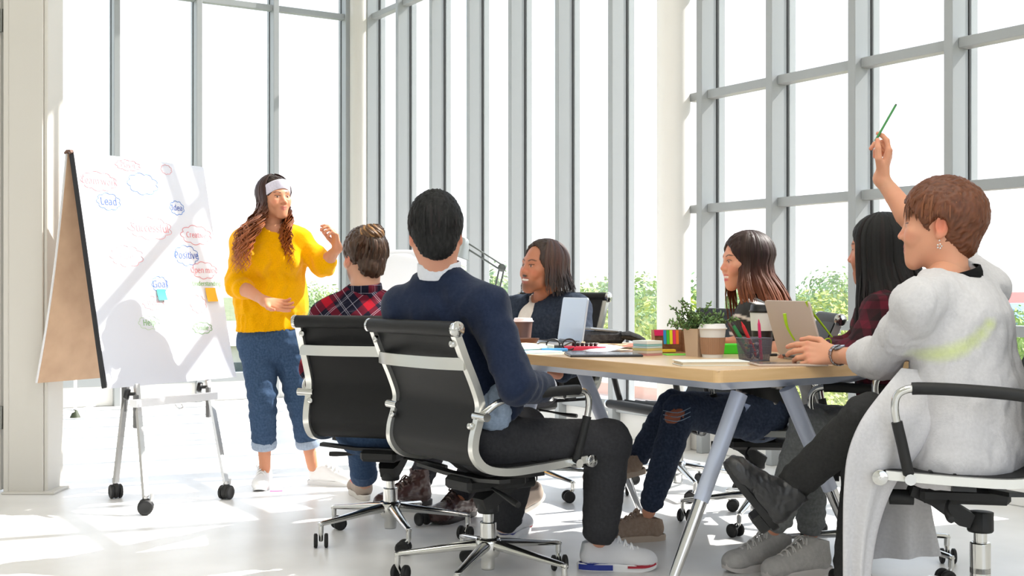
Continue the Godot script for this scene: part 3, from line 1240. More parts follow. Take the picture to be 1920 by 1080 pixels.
		var gw := G()
		var gm := G()
		caster(gw, gm, dir * 0.302 + Basis(Vector3.UP, a + 1.1) * Vector3(0, 0, -0.02), a + 1.1, 0.027)
		obj("caster", gw, dull, lg)
		obj("caster_fork", gm, chrome, lg)
	return t

# face: direction on the plan that the seat faces (world x, depth)
func chair_at(hub: Vector3, fx: float, fd: float) -> Transform3D:
	var z := Vector3(fx, 0, -fd).normalized()
	return Transform3D(Basis(Vector3.UP.cross(z), Vector3.UP, z), Vector3(hub.x, 0, hub.z))

# the gas spring pushes everything above the base up
func raise_chair(c: Node3D, by: float, fwd := 0.0) -> void:
	if by == 0.0:
		return
	for p in c.get_children():
		if not (str(p.name).begins_with("base_leg") or str(p.name).begins_with("hub")):
			p.position.y += by
			if not (str(p.name).begins_with("gas_lift") or str(p.name).begins_with("collar")):
				p.position.z += fwd
	var g := G()
	g.lathe([Vector2(0.028, 0.10), Vector2(0.028, 0.13 + by), Vector2(0.018, 0.13 + by)], 24)
	obj("lift_tube", g, M(Color(0.80, 0.80, 0.79), 0.14, 1.0), c)

var CH := {}
func build_chairs() -> void:
	CH = {
		"navy": chair_at(Vector3(-0.080, 0, -4.06), 0.80, 0.60),
		"plaid": chair_at(Vector3(-0.475, 0, -4.75), 0.30, 0.95),
		"denim": chair_at(Vector3(0.09, 0, -5.80), -0.55, -0.83),
		"laugh": chair_at(V(1418, 950, 5.05), -0.97, 0.10),
		"hair": chair_at(V(1640, 900, 4.25), -0.95, 0.3),
		"white": chair_at(V(1838, 1060, 3.42), -0.98, 0.2),
		"empty": chair_at(V(1270, 930, 5.85), -0.9, -0.43),
	}
	var a := make_chair("office_chair", "black sling office chair of the man in the navy sweater, nearest the camera", CH.navy, 0.0)
	# the star base of each chair is turned as the photograph shows it
	var spins := {"navy": -0.835, "plaid": 0.62, "denim": 0.2, "laugh": 0.5, "hair": 0.1, "white": 0.9, "empty": 0.35}
	var labels := {
		"plaid": "black sling office chair of the man in the plaid shirt, seen from behind",
		"denim": "black office chair behind the man in the denim jacket at the far end",
		"laugh": "black office chair of the laughing woman in the ripped jeans",
		"hair": "black office chair of the woman with long black hair and grey sneakers",
		"white": "black office chair with chrome arms under the woman in the white blouse",
		"empty": "empty black office chair at the far right of the table",
	}
	for k in labels:
		var c := copy(a, labels[k], CH[k])
		raise_chair(c, {"denim": 0.08, "white": 0.065}.get(k, 0.0), {"white": 0.06}.get(k, 0.0))
# ---------------------------------------------------------------- people
# vertex colours are linear
func lin(c: Color) -> Color:
	return c.srgb_to_linear()

var SKINM: StandardMaterial3D
func skin_mat() -> StandardMaterial3D:
	if SKINM == null:
		SKINM = StandardMaterial3D.new()
		SKINM.vertex_color_use_as_albedo = true
		SKINM.roughness = 0.52
		SKINM.metallic_specular = 0.4
		SKINM.subsurf_scatter_enabled = true
		SKINM.subsurf_scatter_strength = 0.12
	return SKINM

func frame(fwd: Vector3, up := Vector3.UP) -> Basis:
	var z := fwd.normalized()
	var x := up.cross(z).normalized()
	return Basis(x, z.cross(x).normalized(), z)

# paint: [centre, radii, basis, colour (sRGB), softness 0..1]
func paint(g: Geo, from: int, base: Color, spots: Array) -> void:
	g.colored = true
	var b := lin(base)
	for i in range(from, g.v.size()):
		var c := b
		for s in spots:
			var q: Vector3 = g.v[i] - s[0]
			if q.length_squared() > s[5]:
				continue
			var bs: Basis = s[2]
			var e := Vector3(q.dot(bs.x) / s[1].x, q.dot(bs.y) / s[1].y, q.dot(bs.z) / s[1].z).length()
			if e < 1.0:
				var w := clampf((1.0 - e) / maxf(s[4], 0.001), 0.0, 1.0)
				c = c.lerp(s[3], w)
		g.c[i] = c

func spot(at: Vector3, r: Vector3, bs: Basis, c: Color, soft := 0.3) -> Array:
	var m := maxf(r.x, maxf(r.y, r.z))
	return [at, r, bs, lin(c), soft, m * m]

# head: at = centre of the head, bs = (left, up, forward). o: size, male, smile 0..1, lips, brow, skin, stubble
func head(g: Geo, at: Vector3, bs: Basis, o: Dictionary) -> void:
	var s: float = o.get("size", 1.0)
	var cell: float = o.get("cell", 0.0034)
	var male: bool = o.get("male", false)
	var smile: float = o.get("smile", 0.0)
	var L := func(x: float, y: float, z: float) -> Vector3:
		return at + bs * (Vector3(x, y, z) * s)
	var R := func(x: float, y: float, z: float) -> Vector3:
		return Vector3(x, y, z) * s
	var reach := Vector3.ONE * 0.145 * s
	var f := Sdf.new(at - reach - Vector3(0, 0.03, 0), at + reach, cell)
	f.ball(L.call(0, 0.032, -0.012), R.call(0.0755, 0.083, 0.096), bs, 0.01)
	f.ball(L.call(0, -0.022, 0.022), R.call(0.064, 0.078, 0.070), bs, 0.03 * s)
	# jaw and chin
	var jw := 0.052 if male else 0.046
	for x in [-1.0, 1.0]:
		f.bone(L.call(x * jw, -0.045, 0.0), L.call(x * 0.018, -0.098, 0.062), 0.020 * s, 0.016 * s, 0.025 * s)
		f.ball(L.call(x * 0.040, -0.020, 0.062), R.call(0.024, 0.018, 0.022), bs, 0.02 * s)
		if smile > 0.0:
			f.ball(L.call(x * 0.038, -0.040, 0.072), R.call(0.016, 0.017, 0.016), bs, 0.014 * s)
	f.ball(L.call(0, -0.101, 0.068), R.call(0.022 if male else 0.018, 0.016, 0.017), bs, 0.02 * s)
	f.ball(L.call(0, -0.066, 0.070), R.call(0.034, 0.030, 0.021), bs, 0.02 * s)
	# brow ridge, eye sockets, eyes
	f.bone(L.call(-0.034, 0.020, 0.073), L.call(0.034, 0.020, 0.073), 0.013 * s, 0.013 * s, 0.016 * s)
	for x in [-1.0, 1.0]:
		f.ball(L.call(x * 0.031, 0.001, 0.094), R.call(0.018, 0.011, 0.014), bs, 0.010 * s, true)
		f.ball(L.call(x * 0.031, 0.0, 0.0735), R.call(0.014, 0.0125, 0.0135), bs, 0.003)
		f.bone(L.call(x * 0.018, 0.004, 0.084), L.call(x * 0.046, 0.004, 0.074), 0.0045 * s, 0.0045 * s, 0.005)
		f.bone(L.call(x * 0.020, -0.009, 0.082), L.call(x * 0.044, -0.008, 0.074), 0.004 * s, 0.004 * s, 0.006)
	# nose
	f.bone(L.call(0, 0.008, 0.081), L.call(0, -0.027, 0.100), 0.0070 * s, 0.0105 * s, 0.012 * s)
	for x in [-1.0, 1.0]:
		f.ball(L.call(x * 0.0125, -0.032, 0.090), R.call(0.0095, 0.0085, 0.011), bs, 0.008 * s)
	f.ball(L.call(0, -0.041, 0.100), R.call(0.012, 0.004, 0.008), bs, 0.004 * s, true)
	# mouth
	var mw := 0.025 + 0.008 * smile
	if smile > 0.3:
		f.ball(L.call(0, -0.0635, 0.092), R.call(mw, 0.0085, 0.014), bs, 0.004 * s, true)
		f.ball(L.call(0, -0.060, 0.076), R.call(mw * 0.92, 0.006, 0.010), bs, 0.002)
	f.bone(L.call(-mw, -0.058 + 0.005 * smile, 0.0815), L.call(0, -0.0560, 0.0875), 0.0036 * s, 0.0052 * s, 0.005)
	f.bone(L.call(mw, -0.058 + 0.005 * smile, 0.0815), L.call(0, -0.0560, 0.0875), 0.0036 * s, 0.0052 * s, 0.005)
	var low := -0.068 - 0.007 * smile
	f.bone(L.call(-mw * 0.9, low + 0.008 + 0.005 * smile, 0.0805), L.call(0, low, 0.0860), 0.0036 * s, 0.0056 * s, 0.005)
	f.bone(L.call(mw * 0.9, low + 0.008 + 0.005 * smile, 0.0805), L.call(0, low, 0.0860), 0.0036 * s, 0.0056 * s, 0.005)
	# ears
	for x in ([-1.0, 1.0] if o.get("ears", true) else []):
		var eb: Basis = bs * Basis(Vector3.UP, x * 0.35)
		f.ball(L.call(x * 0.077, -0.004, -0.012), R.call(0.007, 0.031, 0.018), eb, 0.006)
		f.ball(L.call(x * 0.0835, 0.000, -0.008), R.call(0.006, 0.019, 0.010), eb, 0.004, true)
		f.ball(L.call(x * 0.077, -0.030, -0.004), R.call(0.006, 0.010, 0.009), eb, 0.006)
	# neck
	if o.has("neck"):
		f.bone(L.call(0, -0.045, -0.022), o.neck, 0.052 * s, (0.060 if male else 0.052) * s, 0.03)
	var from := g.v.size()
	f.mesh(g)
	var skin: Color = o.skin
	var lips: Color = o.get("lips", Color(0.66, 0.36, 0.33))
	var hair: Color = o.get("brow", Color(0.13, 0.10, 0.09))
	var sp := []
	sp.append(spot(L.call(0, -0.02, 0.09), R.call(0.05, 0.014, 0.05), bs, skin.lerp(Color(0.78, 0.36, 0.30), 0.28), 1.0))
	for x in [-1.0, 1.0]:
		sp.append(spot(L.call(x * 0.043, -0.028, 0.07), R.call(0.026, 0.022, 0.03), bs, skin.lerp(Color(0.85, 0.38, 0.32), 0.35), 1.0))
		sp.append(spot(L.call(x * 0.078, -0.005, -0.01), R.call(0.02, 0.036, 0.03), bs, skin.lerp(Color(0.85, 0.35, 0.25), 0.35), 0.5))
	if o.has("stubble"):
		sp.append(spot(L.call(0, -0.085, 0.06), R.call(0.062, 0.038, 0.06), bs, o.stubble, 0.7))
		sp.append(spot(L.call(0, -0.046, 0.098), R.call(0.030, 0.0075, 0.02), bs, o.stubble.darkened(0.3), 0.5))
		for x in [-1.0, 1.0]:
			sp.append(spot(L.call(x * 0.062, -0.055, 0.015), R.call(0.02, 0.05, 0.03), bs, o.stubble, 0.8))
	sp.append(spot(L.call(0, -0.056, 0.088), R.call(mw * 1.05, 0.0056, 0.018), bs, lips, 0.35))
	sp.append(spot(L.call(0, low + 0.001, 0.086), R.call(mw * 0.92, 0.0068, 0.018), bs, lips.lightened(0.06), 0.35))
	if smile > 0.3:
		sp.append(spot(L.call(0, -0.062, 0.083), R.call(mw * 0.9, 0.0058, 0.016), bs, Color(0.95, 0.93, 0.90), 0.2))
	else:
		sp.append(spot(L.call(0, -0.0615, 0.088), R.call(mw * 1.0, 0.0018, 0.014), bs, lips.darkened(0.5), 0.4))
	for x in [-1.0, 1.0]:
		for k in 7:
			var q := k / 6.0
			sp.append(spot(L.call(x * (0.016 + 0.030 * q), 0.021 + 0.006 * sin(q * 2.6), 0.088 - 0.012 * q * q), R.call(0.0075, 0.0036, 0.016), bs, hair.lerp(skin, 0.25), 0.7))
			sp.append(spot(L.call(x * (0.020 + 0.024 * q), 0.0055 + 0.001 * sin(q * 3.0), 0.087 - 0.010 * q), R.call(0.007, 0.0022, 0.012), bs, Color(0.06, 0.045, 0.04), 0.4))
		sp.append(spot(L.call(x * 0.031, -0.001, 0.087), R.call(0.0118, 0.0034, 0.010), bs, Color(0.80, 0.76, 0.73), 0.4))
		sp.append(spot(L.call(x * 0.031 + o.get("gaze", 0.0) * 0.004, -0.0005, 0.088), R.call(0.0060, 0.0046, 0.010), bs, Color(0.07, 0.045, 0.035), 0.2))
	paint(g, from, skin, sp)

# hand: wrist, direction of the fingers, palm normal, +1 left / -1 right, curls of index..little then thumb
func hand(g: Geo, wrist: Vector3, dir: Vector3, palm: Vector3, side: float, curls: Array, skin: Color, size := 1.0, spread := 0.12, o_arm := Vector3.ZERO) -> Array:
	var f := dir.normalized()
	var n := (palm - f * palm.dot(f)).normalized()
	var s := n.cross(f) * side
	if o_arm == Vector3.ZERO:
		o_arm = f
	var c := wrist + f * 0.085 * size
	var reach := Vector3.ONE * 0.155 * size
	var d := Sdf.new(c - reach, c + reach, 0.0034)
	var tips := []
	var across := [0.031, 0.0105, -0.0105, -0.030]
	var long := [0.070, 0.079, 0.073, 0.057]
	var palm_len := [0.088, 0.091, 0.086, 0.078]
	d.bone(wrist - o_arm.normalized() * 0.045 * size, wrist, 0.0255 * size, 0.0242 * size, 0.02)
	d.bone(wrist, wrist + f * 0.02 * size, 0.0235 * size, 0.023 * size, 0.02, n, 0.80)
	for k in 4:
		var kn: Vector3 = wrist + (f * palm_len[k] + s * across[k]) * size
		d.bone(wrist + (f * 0.018 + s * across[k] * 0.55) * size, kn, 0.0135 * size, 0.0105 * size, 0.012 * size)
		var fd: Vector3 = (f + s * across[k] * spread * 30.0 * 0.1).normalized()
		var p := kn
		var bend: float = curls[k]
		var ax: Vector3 = fd.cross(n).normalized()
		for j in 3:
			fd = fd.rotated(ax, bend * [1.0, 1.15, 0.75][j])
			var q: Vector3 = p + fd * long[k] * [0.46, 0.30, 0.24][j] * size
			d.bone(p, q, [0.0092, 0.0085, 0.0077][j] * size, [0.0085, 0.0077, 0.0068][j] * size, 0.0035)
			p = q
		tips.append(p)
	# thumb
	var t0 := wrist + (f * 0.022 + s * 0.022 + n * 0.006) * size
	var td := (f * 0.62 + s * 0.72 + n * 0.30).normalized()
	var t1 := t0 + td * 0.045 * size
	d.bone(wrist + f * 0.012 * size + s * 0.012 * size, t1, 0.0155 * size, 0.0112 * size, 0.012 * size)
	var th: float = curls[4]
	td = td.lerp((f * 0.85 - s * 0.15 * th + n * 0.25).normalized(), 0.35 + 0.3 * th).normalized()
	var t2 := t1 + td * 0.034 * size
	d.bone(t1, t2, 0.0108 * size, 0.0095 * size, 0.004)
	td = td.lerp((f * 0.7 - s * 0.5 * th + n * 0.3).normalized(), 0.4).normalized()
	var t3 := t2 + td * 0.026 * size
	d.bone(t2, t3, 0.0093 * size, 0.0075 * size, 0.004)
	tips.append(t3)
	var from := g.v.size()
	d.mesh(g)
	var sp := []
	for k in 5:
		sp.append(spot(tips[k], Vector3.ONE * 0.016 * size, Basis(), skin.lerp(Color(0.90, 0.50, 0.45), 0.45), 1.0))
		if k < 4:
			sp.append(spot(wrist + (f * palm_len[k] + s * across[k] - n * 0.01) * size, Vector3.ONE * 0.012 * size, Basis(), skin.lerp(Color(0.75, 0.35, 0.28), 0.25), 1.0))
	paint(g, from, skin, sp)
	return tips

# the skin of trunk and limbs, thin enough to stay inside the clothes; J holds the joints
func trunk(g: Geo, J: Dictionary, skin: Color, arm := 1.0, leg := 1.0) -> void:
	var lo: Vector3 = J.N
	var hi: Vector3 = J.N
	for k in ["sL", "sR", "eL", "eR", "wL", "wR", "P", "hL", "hR", "kL", "kR", "aL", "aR"]:
		lo = lo.min(J[k])
		hi = hi.max(J[k])
	var pad := Vector3.ONE * 0.11
	var f := Sdf.new(lo - pad, hi + pad, 0.013)
	var S: Vector3 = (J.sL - J.sR).normalized()
	f.bone(J.C, J.W, 0.092, 0.080, 0.03, S, 1.42)
	f.bone(J.W, J.P, 0.080, 0.085, 0.03, S, 1.4)
	f.bone(J.N, J.C, 0.055, 0.085, 0.03, S, 1.1)
	f.bone(J.sL, J.sR, 0.045, 0.045, 0.04)
	for s in ["L", "R"]:
		var sh: Vector3 = J["s" + s]
		f.bone(J.N + (sh - J.N) * 0.25 + Vector3(0, 0.015, 0), sh, 0.035, 0.042, 0.03)
		f.bone(sh, J["e" + s], 0.043 * arm, 0.036 * arm, 0.02)
		f.bone(J["e" + s], J["e" + s].lerp(J["w" + s], 0.3), 0.036 * arm, 0.0375 * arm, 0.012)
		f.bone(J["e" + s].lerp(J["w" + s], 0.3), J["w" + s], 0.0375 * arm, 0.0225 * arm, 0.012)
		f.bone(J["h" + s], J["k" + s], 0.072 * leg, 0.048 * leg, 0.03)
		f.bone(J["k" + s], J["k" + s].lerp(J["a" + s], 0.3), 0.046 * leg, 0.048 * leg, 0.015)
		f.bone(J["k" + s].lerp(J["a" + s], 0.3), J["a" + s], 0.048 * leg, 0.032 * leg, 0.015)
	var from := g.v.size()
	f.mesh(g)
	paint(g, from, skin, [])

# folds: moves the vertices along their normals by noise
func folds(g: Geo, amount: float, freq: float, stretch := Vector3.ONE, seed_ := 3) -> void:
	var n := FastNoiseLite.new()
	n.seed = seed_
	n.noise_type = FastNoiseLite.TYPE_SIMPLEX_SMOOTH
	n.frequency = freq
	n.fractal_octaves = 2
	var nn := g.normals()
	for i in g.v.size():
		var p := g.v[i] * stretch
		var q := 1.0 - absf(n.get_noise_3dv(p)) * 2.2
		g.v[i] += nn[i] * amount * q

# creases that ring a limb near a joint
func creases(g: Geo, at: Vector3, axis: Vector3, reach: float, amount: float, freq: float) -> void:
	var nn := g.normals()
	var ax := axis.normalized()
	var side := ax.cross(Vector3(0.3, 0.2, 0.9)).normalized()
	for i in g.v.size():
		var q := g.v[i] - at
		var l := q.length()
		if l < reach:
			var w := 1.0 - l / reach
			g.v[i] += nn[i] * amount * w * sin((q.dot(ax) + 0.25 * q.dot(side)) * freq)

# torso garment. o: fat, sleeve (fraction of the forearm covered, <0 none), r (arm radii), hem (Vector3), hemdir, neck (radius of the neck hole), cell
func top(J: Dictionary, o: Dictionary) -> Geo:
	var fat: float = o.get("fat", 1.0)
	var ar: float = o.get("arm", 1.0)
	var lo: Vector3 = J.N
	var hi: Vector3 = J.N
	for k in ["sL", "sR", "eL", "eR", "wL", "wR", "P"]:
		lo = lo.min(J[k])
		hi = hi.max(J[k])
	var pad := Vector3.ONE * 0.18
	var f := Sdf.new(lo - pad, hi + pad, o.get("cell", 0.011))
	var S: Vector3 = (J.sL - J.sR).normalized()
	var e: float = o.get("e", 1.45)
	f.bone(J.C, J.W, 0.112 * fat, o.get("waist", 0.105) * fat, 0.04, S, e)
	f.bone(J.W, J.P, o.get("waist", 0.105) * fat, o.get("hip", 0.115) * fat, 0.04, S, e)
	f.bone(J.N - (J.N - J.C) * 0.2, J.C, 0.06, 0.105 * fat, 0.04, S, 1.3)
	f.bone(J.sL, J.sR, 0.058 * ar, 0.058 * ar, 0.05)
	if o.has("bust"):
		for x in [-1.0, 1.0]:
			var fw: Vector3 = S.cross(Vector3.UP).normalized() * o.get("fwd", 1.0)
			f.ball(J.C.lerp(J.W, 0.15) + S * 0.07 * x + fw * 0.085, Vector3.ONE * 0.065 * o.bust, Basis(), 0.04)
	for s in ["L", "R"]:
		var sh: Vector3 = J["s" + s]
		f.bone(J.N + (sh - J.N) * 0.18, sh, 0.042, 0.056 * ar, 0.04)
		var sl: float = o.get("sleeve" + s, o.get("sleeve", 1.0))
		if sl < -0.5:
			continue
		if sl <= 0.0:
			f.bone(sh, sh.lerp(J["e" + s], 1.0 + sl), 0.060 * ar, 0.056 * ar, 0.025)
		else:
			f.bone(sh, J["e" + s], 0.060 * ar, 0.051 * ar, 0.025)
			var cu: Vector3 = J["e" + s].lerp(J["w" + s], sl) - (J["w" + s] - J["e" + s]).normalized() * 0.026
			f.bone(J["e" + s], cu, 0.051 * ar, (o.get("cuff", 0.043)) * ar, 0.02)
			if o.has("roll"):
				var d: Vector3 = (J["w" + s] - J["e" + s]).normalized()
				f.bone(cu - d * 0.03, cu - d * 0.004, o.roll, o.roll, 0.006)
	var nk: float = o.get("neck", 0.06)
	if nk > 0.0:
		f.ball(J.N + o.get("neckoff", Vector3(0, 0.03, 0)), Vector3(nk, nk, nk), Basis(), 0.008, true)
	for b in o.get("open", []):
		f.ball(b[0], b[1], b[2], 0.01, true)
	f.cut(o.hem, o.get("hemdir", Vector3.DOWN), 0.36)
	var g := G()
	f.mesh(g)
	return g

# trousers. o: thigh, knee, calf, cuff radii; to (fraction of the shin covered), waist (Vector3), up
func pants(J: Dictionary, o: Dictionary) -> Geo:
	var lo: Vector3 = J.P
	var hi: Vector3 = J.P
	for k in ["hL", "hR", "kL", "kR", "aL", "aR"]:
		lo = lo.min(J[k])
		hi = hi.max(J[k])
	var pad := Vector3.ONE * 0.15
	var f := Sdf.new(lo - pad, hi + pad, o.get("cell", 0.011))
	var S: Vector3 = (J.hL - J.hR).normalized()
	f.bone(J.P.lerp(J.W, 0.35), J.P, 0.095 * o.get("fat", 1.0), 0.108 * o.get("fat", 1.0), 0.04, S, 1.42)
	for s in ["L", "R"]:
		f.bone(J.P.lerp(J["h" + s], 0.8), J["h" + s], 0.10, o.thigh, 0.05)
		f.bone(J["h" + s], J["k" + s], o.thigh, o.knee, 0.025)
		var end: Vector3 = J["k" + s].lerp(J["a" + s], o.get("to", 1.0)) - (J["a" + s] - J["k" + s]).normalized() * 0.03
		f.bone(J["k" + s], J["k" + s].lerp(end, 0.35), o.knee, o.calf, 0.02)
		f.bone(J["k" + s].lerp(end, 0.35), end, o.calf, o.cuff, 0.012)
	f.cut(o.get("waist", J.P.lerp(J.W, 0.6)), J.W - J.P, 0.25)
	var g := G()
	f.mesh(g)
	for s in ["L", "R"]:
		creases(g, J["k" + s], J["a" + s] - J["k" + s], 0.15, o.get("crease", 0.004), 130.0)
		creases(g, J["k" + s].lerp(J["a" + s], o.get("to", 1.0)), J["a" + s] - J["k" + s], 0.13, o.get("crease", 0.004), 150.0)
		creases(g, J["h" + s], J["k" + s] - J["h" + s], 0.16, o.get("crease", 0.004), 100.0)
	folds(g, o.get("fold", 0.003), 9.0)
	return g

func ring_cuff(at: Vector3, dir: Vector3, r: float, tall: float, thick := 0.006) -> Geo:
	var g := G()
	var bs := frame(Vector3.UP.cross(dir) + Vector3(0.001, 0, 0.002), dir)
	g.lathe([Vector2(r - thick, -tall / 2), Vector2(r, -tall / 2 + 0.002), Vector2(r + thick * 0.4, 0), Vector2(r, tall / 2 - 0.002), Vector2(r - thick, tall / 2)], 22, Transform3D(Basis(bs.x, bs.y, bs.z), at))
	return g

# a low shoe. at: under the heel; toe: direction; o: colour, sole, laces, tall, len
func shoe(parent: Node3D, at: Vector3, toe: Vector3, up: Vector3, o: Dictionary) -> void:
	var len: float = o.get("len", 0.26)
	var k := len / 0.26
	var bs := frame(toe, up)
	var f := Sdf.new(Vector3(-0.07, -0.01, -0.05) * k, Vector3(0.07, 0.20, 0.29) * k, 0.0052)
	var I := Basis()
	var tall: float = o.get("tall", 0.096)
	f.bone(Vector3(0, 0.05, 0.025) * k, Vector3(0, tall + 0.04, 0.04) * k, 0.036 * k, 0.040 * k, 0.02)
	f.bone(Vector3(0, 0.045, 0.03) * k, Vector3(0, 0.042, 0.12) * k, 0.036 * k, 0.036 * k, 0.02)
	f.bone(Vector3(0, 0.092, 0.075) * k, Vector3(0, 0.052, 0.170) * k, 0.030 * k, 0.026 * k, 0.03)
	f.ball(Vector3(0, 0.036, 0.185) * k, Vector3(0.045, 0.036, 0.055) * k, I, 0.02)
	f.ball(Vector3(0, 0.033, 0.213) * k, Vector3(0.039, 0.033, 0.040) * k, I, 0.02)
	f.cut(Vector3(0, 0.016, 0) * k, Vector3.DOWN, 0.4)
	f.cut(Vector3(0, tall, 0.04) * k, Vector3(0, 1, -0.28 if not o.get("boot", false) else 0.0), 0.14)
	f.ball(Vector3(0, tall + 0.012, 0.038) * k, Vector3(0.032, 0.045, 0.036) * k, I, 0.004, true)
	var g := G()
	f.mesh(g)
	if o.has("wrinkle"):
		folds(g, o.wrinkle, 22.0, Vector3(0.5, 1.6, 1.0))
	if o.has("paint"):
		var sp := []
		for q in o.paint:
			sp.append(spot(q[0] * k, q[1] * k, I, q[2], q[3]))
		paint(g, 0, o.color, sp)
	var root := obj("shoe" if not o.get("boot", false) else "boot", g, o.mat, parent)
	root.transform = Transform3D(bs, at - parent.position)
	# sole
	g = G()
	var outline := []
	for i in 28:
		var a := TAU * i / 28.0
		var z := 0.115 - 0.137 * cos(a)
		var w := 0.036 + 0.009 * smoothstep(0.06, 0.2, z) - 0.006 * exp(-pow((z - 0.10) / 0.03, 2.0))
		outline.append(Vector2(sin(a) * w * (1.0 if absf(sin(a)) < 0.99 else 1.0) * pow(absf(sin(a)), -0.35) if absf(sin(a)) > 0.02 else 0.0, z))
	var rings := [[0.0, 0.97], [0.004, 1.0], [0.020, 1.02], [o.get("sole_h", 0.024), 0.99], [o.get("sole_h", 0.024) + 0.001, 0.9]]
	for r in rings:
		for p in outline:
			g.vert(Vector3(p.x * r[1], r[0] + 0.012 * pow(maxf(p.y - 0.2, 0.0) / 0.05, 2.0), 0.115 + (p.y - 0.115) * (1.0 + (r[1] - 1.0) * 0.4)) * k)
	for j in rings.size() - 1:
		for i in 28:
			var a := j * 28 + i
			var b := j * 28 + (i + 1) % 28
			g.quad(a, b, b + 28, a + 28)
	var cap := []
	for i in 28:
		cap.append(g.v[27 - i])
	g.face(cap)
	obj("sole", g, o.sole, root)
	if o.has("laces"):
		g = G()
		for i in 5:
			var z := 0.095 + 0.021 * i
			var y := 0.119 - 0.0115 * i
			g.sweep(catmull([Vector3(-0.022, y - 0.012, z) * k, Vector3(-0.008, y + 0.003, z + 0.004) * k, Vector3(0.008, y + 0.003, z + 0.006) * k, Vector3(0.022, y - 0.012, z + 0.012) * k], 3), 0.0032, 6)
			g.sweep(catmull([Vector3(0.022, y - 0.012, z) * k, Vector3(0.008, y + 0.004, z + 0.004) * k, Vector3(-0.008, y + 0.004, z + 0.006) * k, Vector3(-0.022, y - 0.012, z + 0.012) * k], 3), 0.0032, 6)
		for s in [-1.0, 1.0]:
			g.sweep(catmull([Vector3(0, 0.118, 0.09) * k, Vector3(s * 0.02, 0.126, 0.095) * k, Vector3(s * 0.032, 0.108, 0.105) * k, Vector3(s * 0.012, 0.115, 0.098) * k], 4), 0.003, 6)
		obj("laces", g, o.laces, root)

# hair as locks that run from the crown over the skull and fall
# o: n, drop, color, face (half angle left free), wave, wavelen, thick, spread, back, seed, lift
func locks(g: Geo, at: Vector3, bs: Basis, s: float, o: Dictionary) -> void:
	var rng := RandomNumberGenerator.new()
	rng.seed = o.get("seed", 5)
	var n: int = o.n
	var face: float = o.get("face", 1.1)
	var rad := Vector3(0.080, 0.090, 0.101) * s
	var mid := at + bs * Vector3(0, 0.030, -0.012) * s
	var part: float = o.get("part", 0.0)
	var c0: Color = lin(o.color)
	var c1: Color = lin(o.get("tip", o.color))
	for i in n:
		var ph := face + (TAU - 2.0 * face) * ((i + rng.randf()) / n)
		var infl: float = 1.0 + rng.randf() * o.get("lift", 0.10)
		var drop: float = o.drop * rng.randf_range(0.72, 1.05)
		if o.has("drop_front") and absf(wrapf(ph, -PI, PI)) < 1.7:
			drop = o.drop_front * rng.randf_range(0.75, 1.05)
		var pts := []
		var start := 0.12 + 0.75 * rng.randf() * rng.randf() * (1.0 if absf(wrapf(ph, -PI, PI)) > 1.3 else 0.3)
		var stop: float = o.get("stop", 1.62) * rng.randf_range(o.get("stop_least", 1.0), 1.0)
		for j in 7:
			var th := start + (stop - start) * j / 6.0
			var fr := ph
			# a parting: the locks start from a line along the crown
			var d := Vector3(sin(th) * sin(fr), cos(th), sin(th) * cos(fr))
			pts.append(mid + bs * (Vector3(d.x + part * (1.0 - sin(th)) * 0.2, d.y, d.z) * rad * infl))
		var last: Vector3 = pts[6]
		var outv := (last - mid)
		outv.y = 0.0
		outv = outv.normalized()
		var m: int = maxi(3, int(drop / o.get("step", 0.035)))
		var phase := rng.randf() * TAU
		var wl: float = o.get("wavelen", 0.09) * rng.randf_range(0.8, 1.25)
		var sd := outv.cross(Vector3.UP)
		for j in range(1, m + 1):
			var q := float(j) / m
			var p := last + Vector3(0, -drop * q, 0)
			var neck: float = o.get("tuck", 0.02) * sin(minf(q * drop / 0.12, 1.0) * PI)
			p += outv * (o.get("spread", 0.03) * smoothstep(0.2, 1.0, q) - neck)
			p += o.get("pull", Vector3.ZERO) * smoothstep(0.1, 1.0, q)
			if absf(wrapf(ph, -PI, PI)) < o.get("front", 1.9):
				p += o.get("front_pull", Vector3.ZERO) * smoothstep(o.get("front_from", 0.15), o.get("front_from", 0.15) + 0.45, q)
			var wv: float = o.get("wave", 0.0) * smoothstep(0.0, 0.35, q)
			p += (sd * sin(phase + TAU * q * drop / wl) + outv * cos(phase + TAU * q * drop / wl)) * wv
			pts.append(p)
		var r := []
		var tk: float = o.get("thick", 0.010) * rng.randf_range(0.7, 1.2)
		var total := pts.size()
		for j in total:
			var q := j / float(total - 1)
			var w := tk * (0.55 + 0.45 * smoothstep(0.0, 0.2, q)) * (1.0 - 0.85 * smoothstep(0.55, 1.0, q))
			r.append(Vector2(w, w * 0.45))
		var k := rng.randf_range(0.72, 1.22)
		var first := g.v.size()
		g.sweep(pts, r, 5, outv)
		for v in range(first, g.v.size()):
			var depth := clampf((mid.y - g.v[v].y) / maxf(o.drop, 0.1), 0.0, 1.0)
			g.c[v] = c0.lerp(c1, smoothstep(0.05, 0.75, depth)) * k
			g.c[v].a = 1.0
	g.colored = true

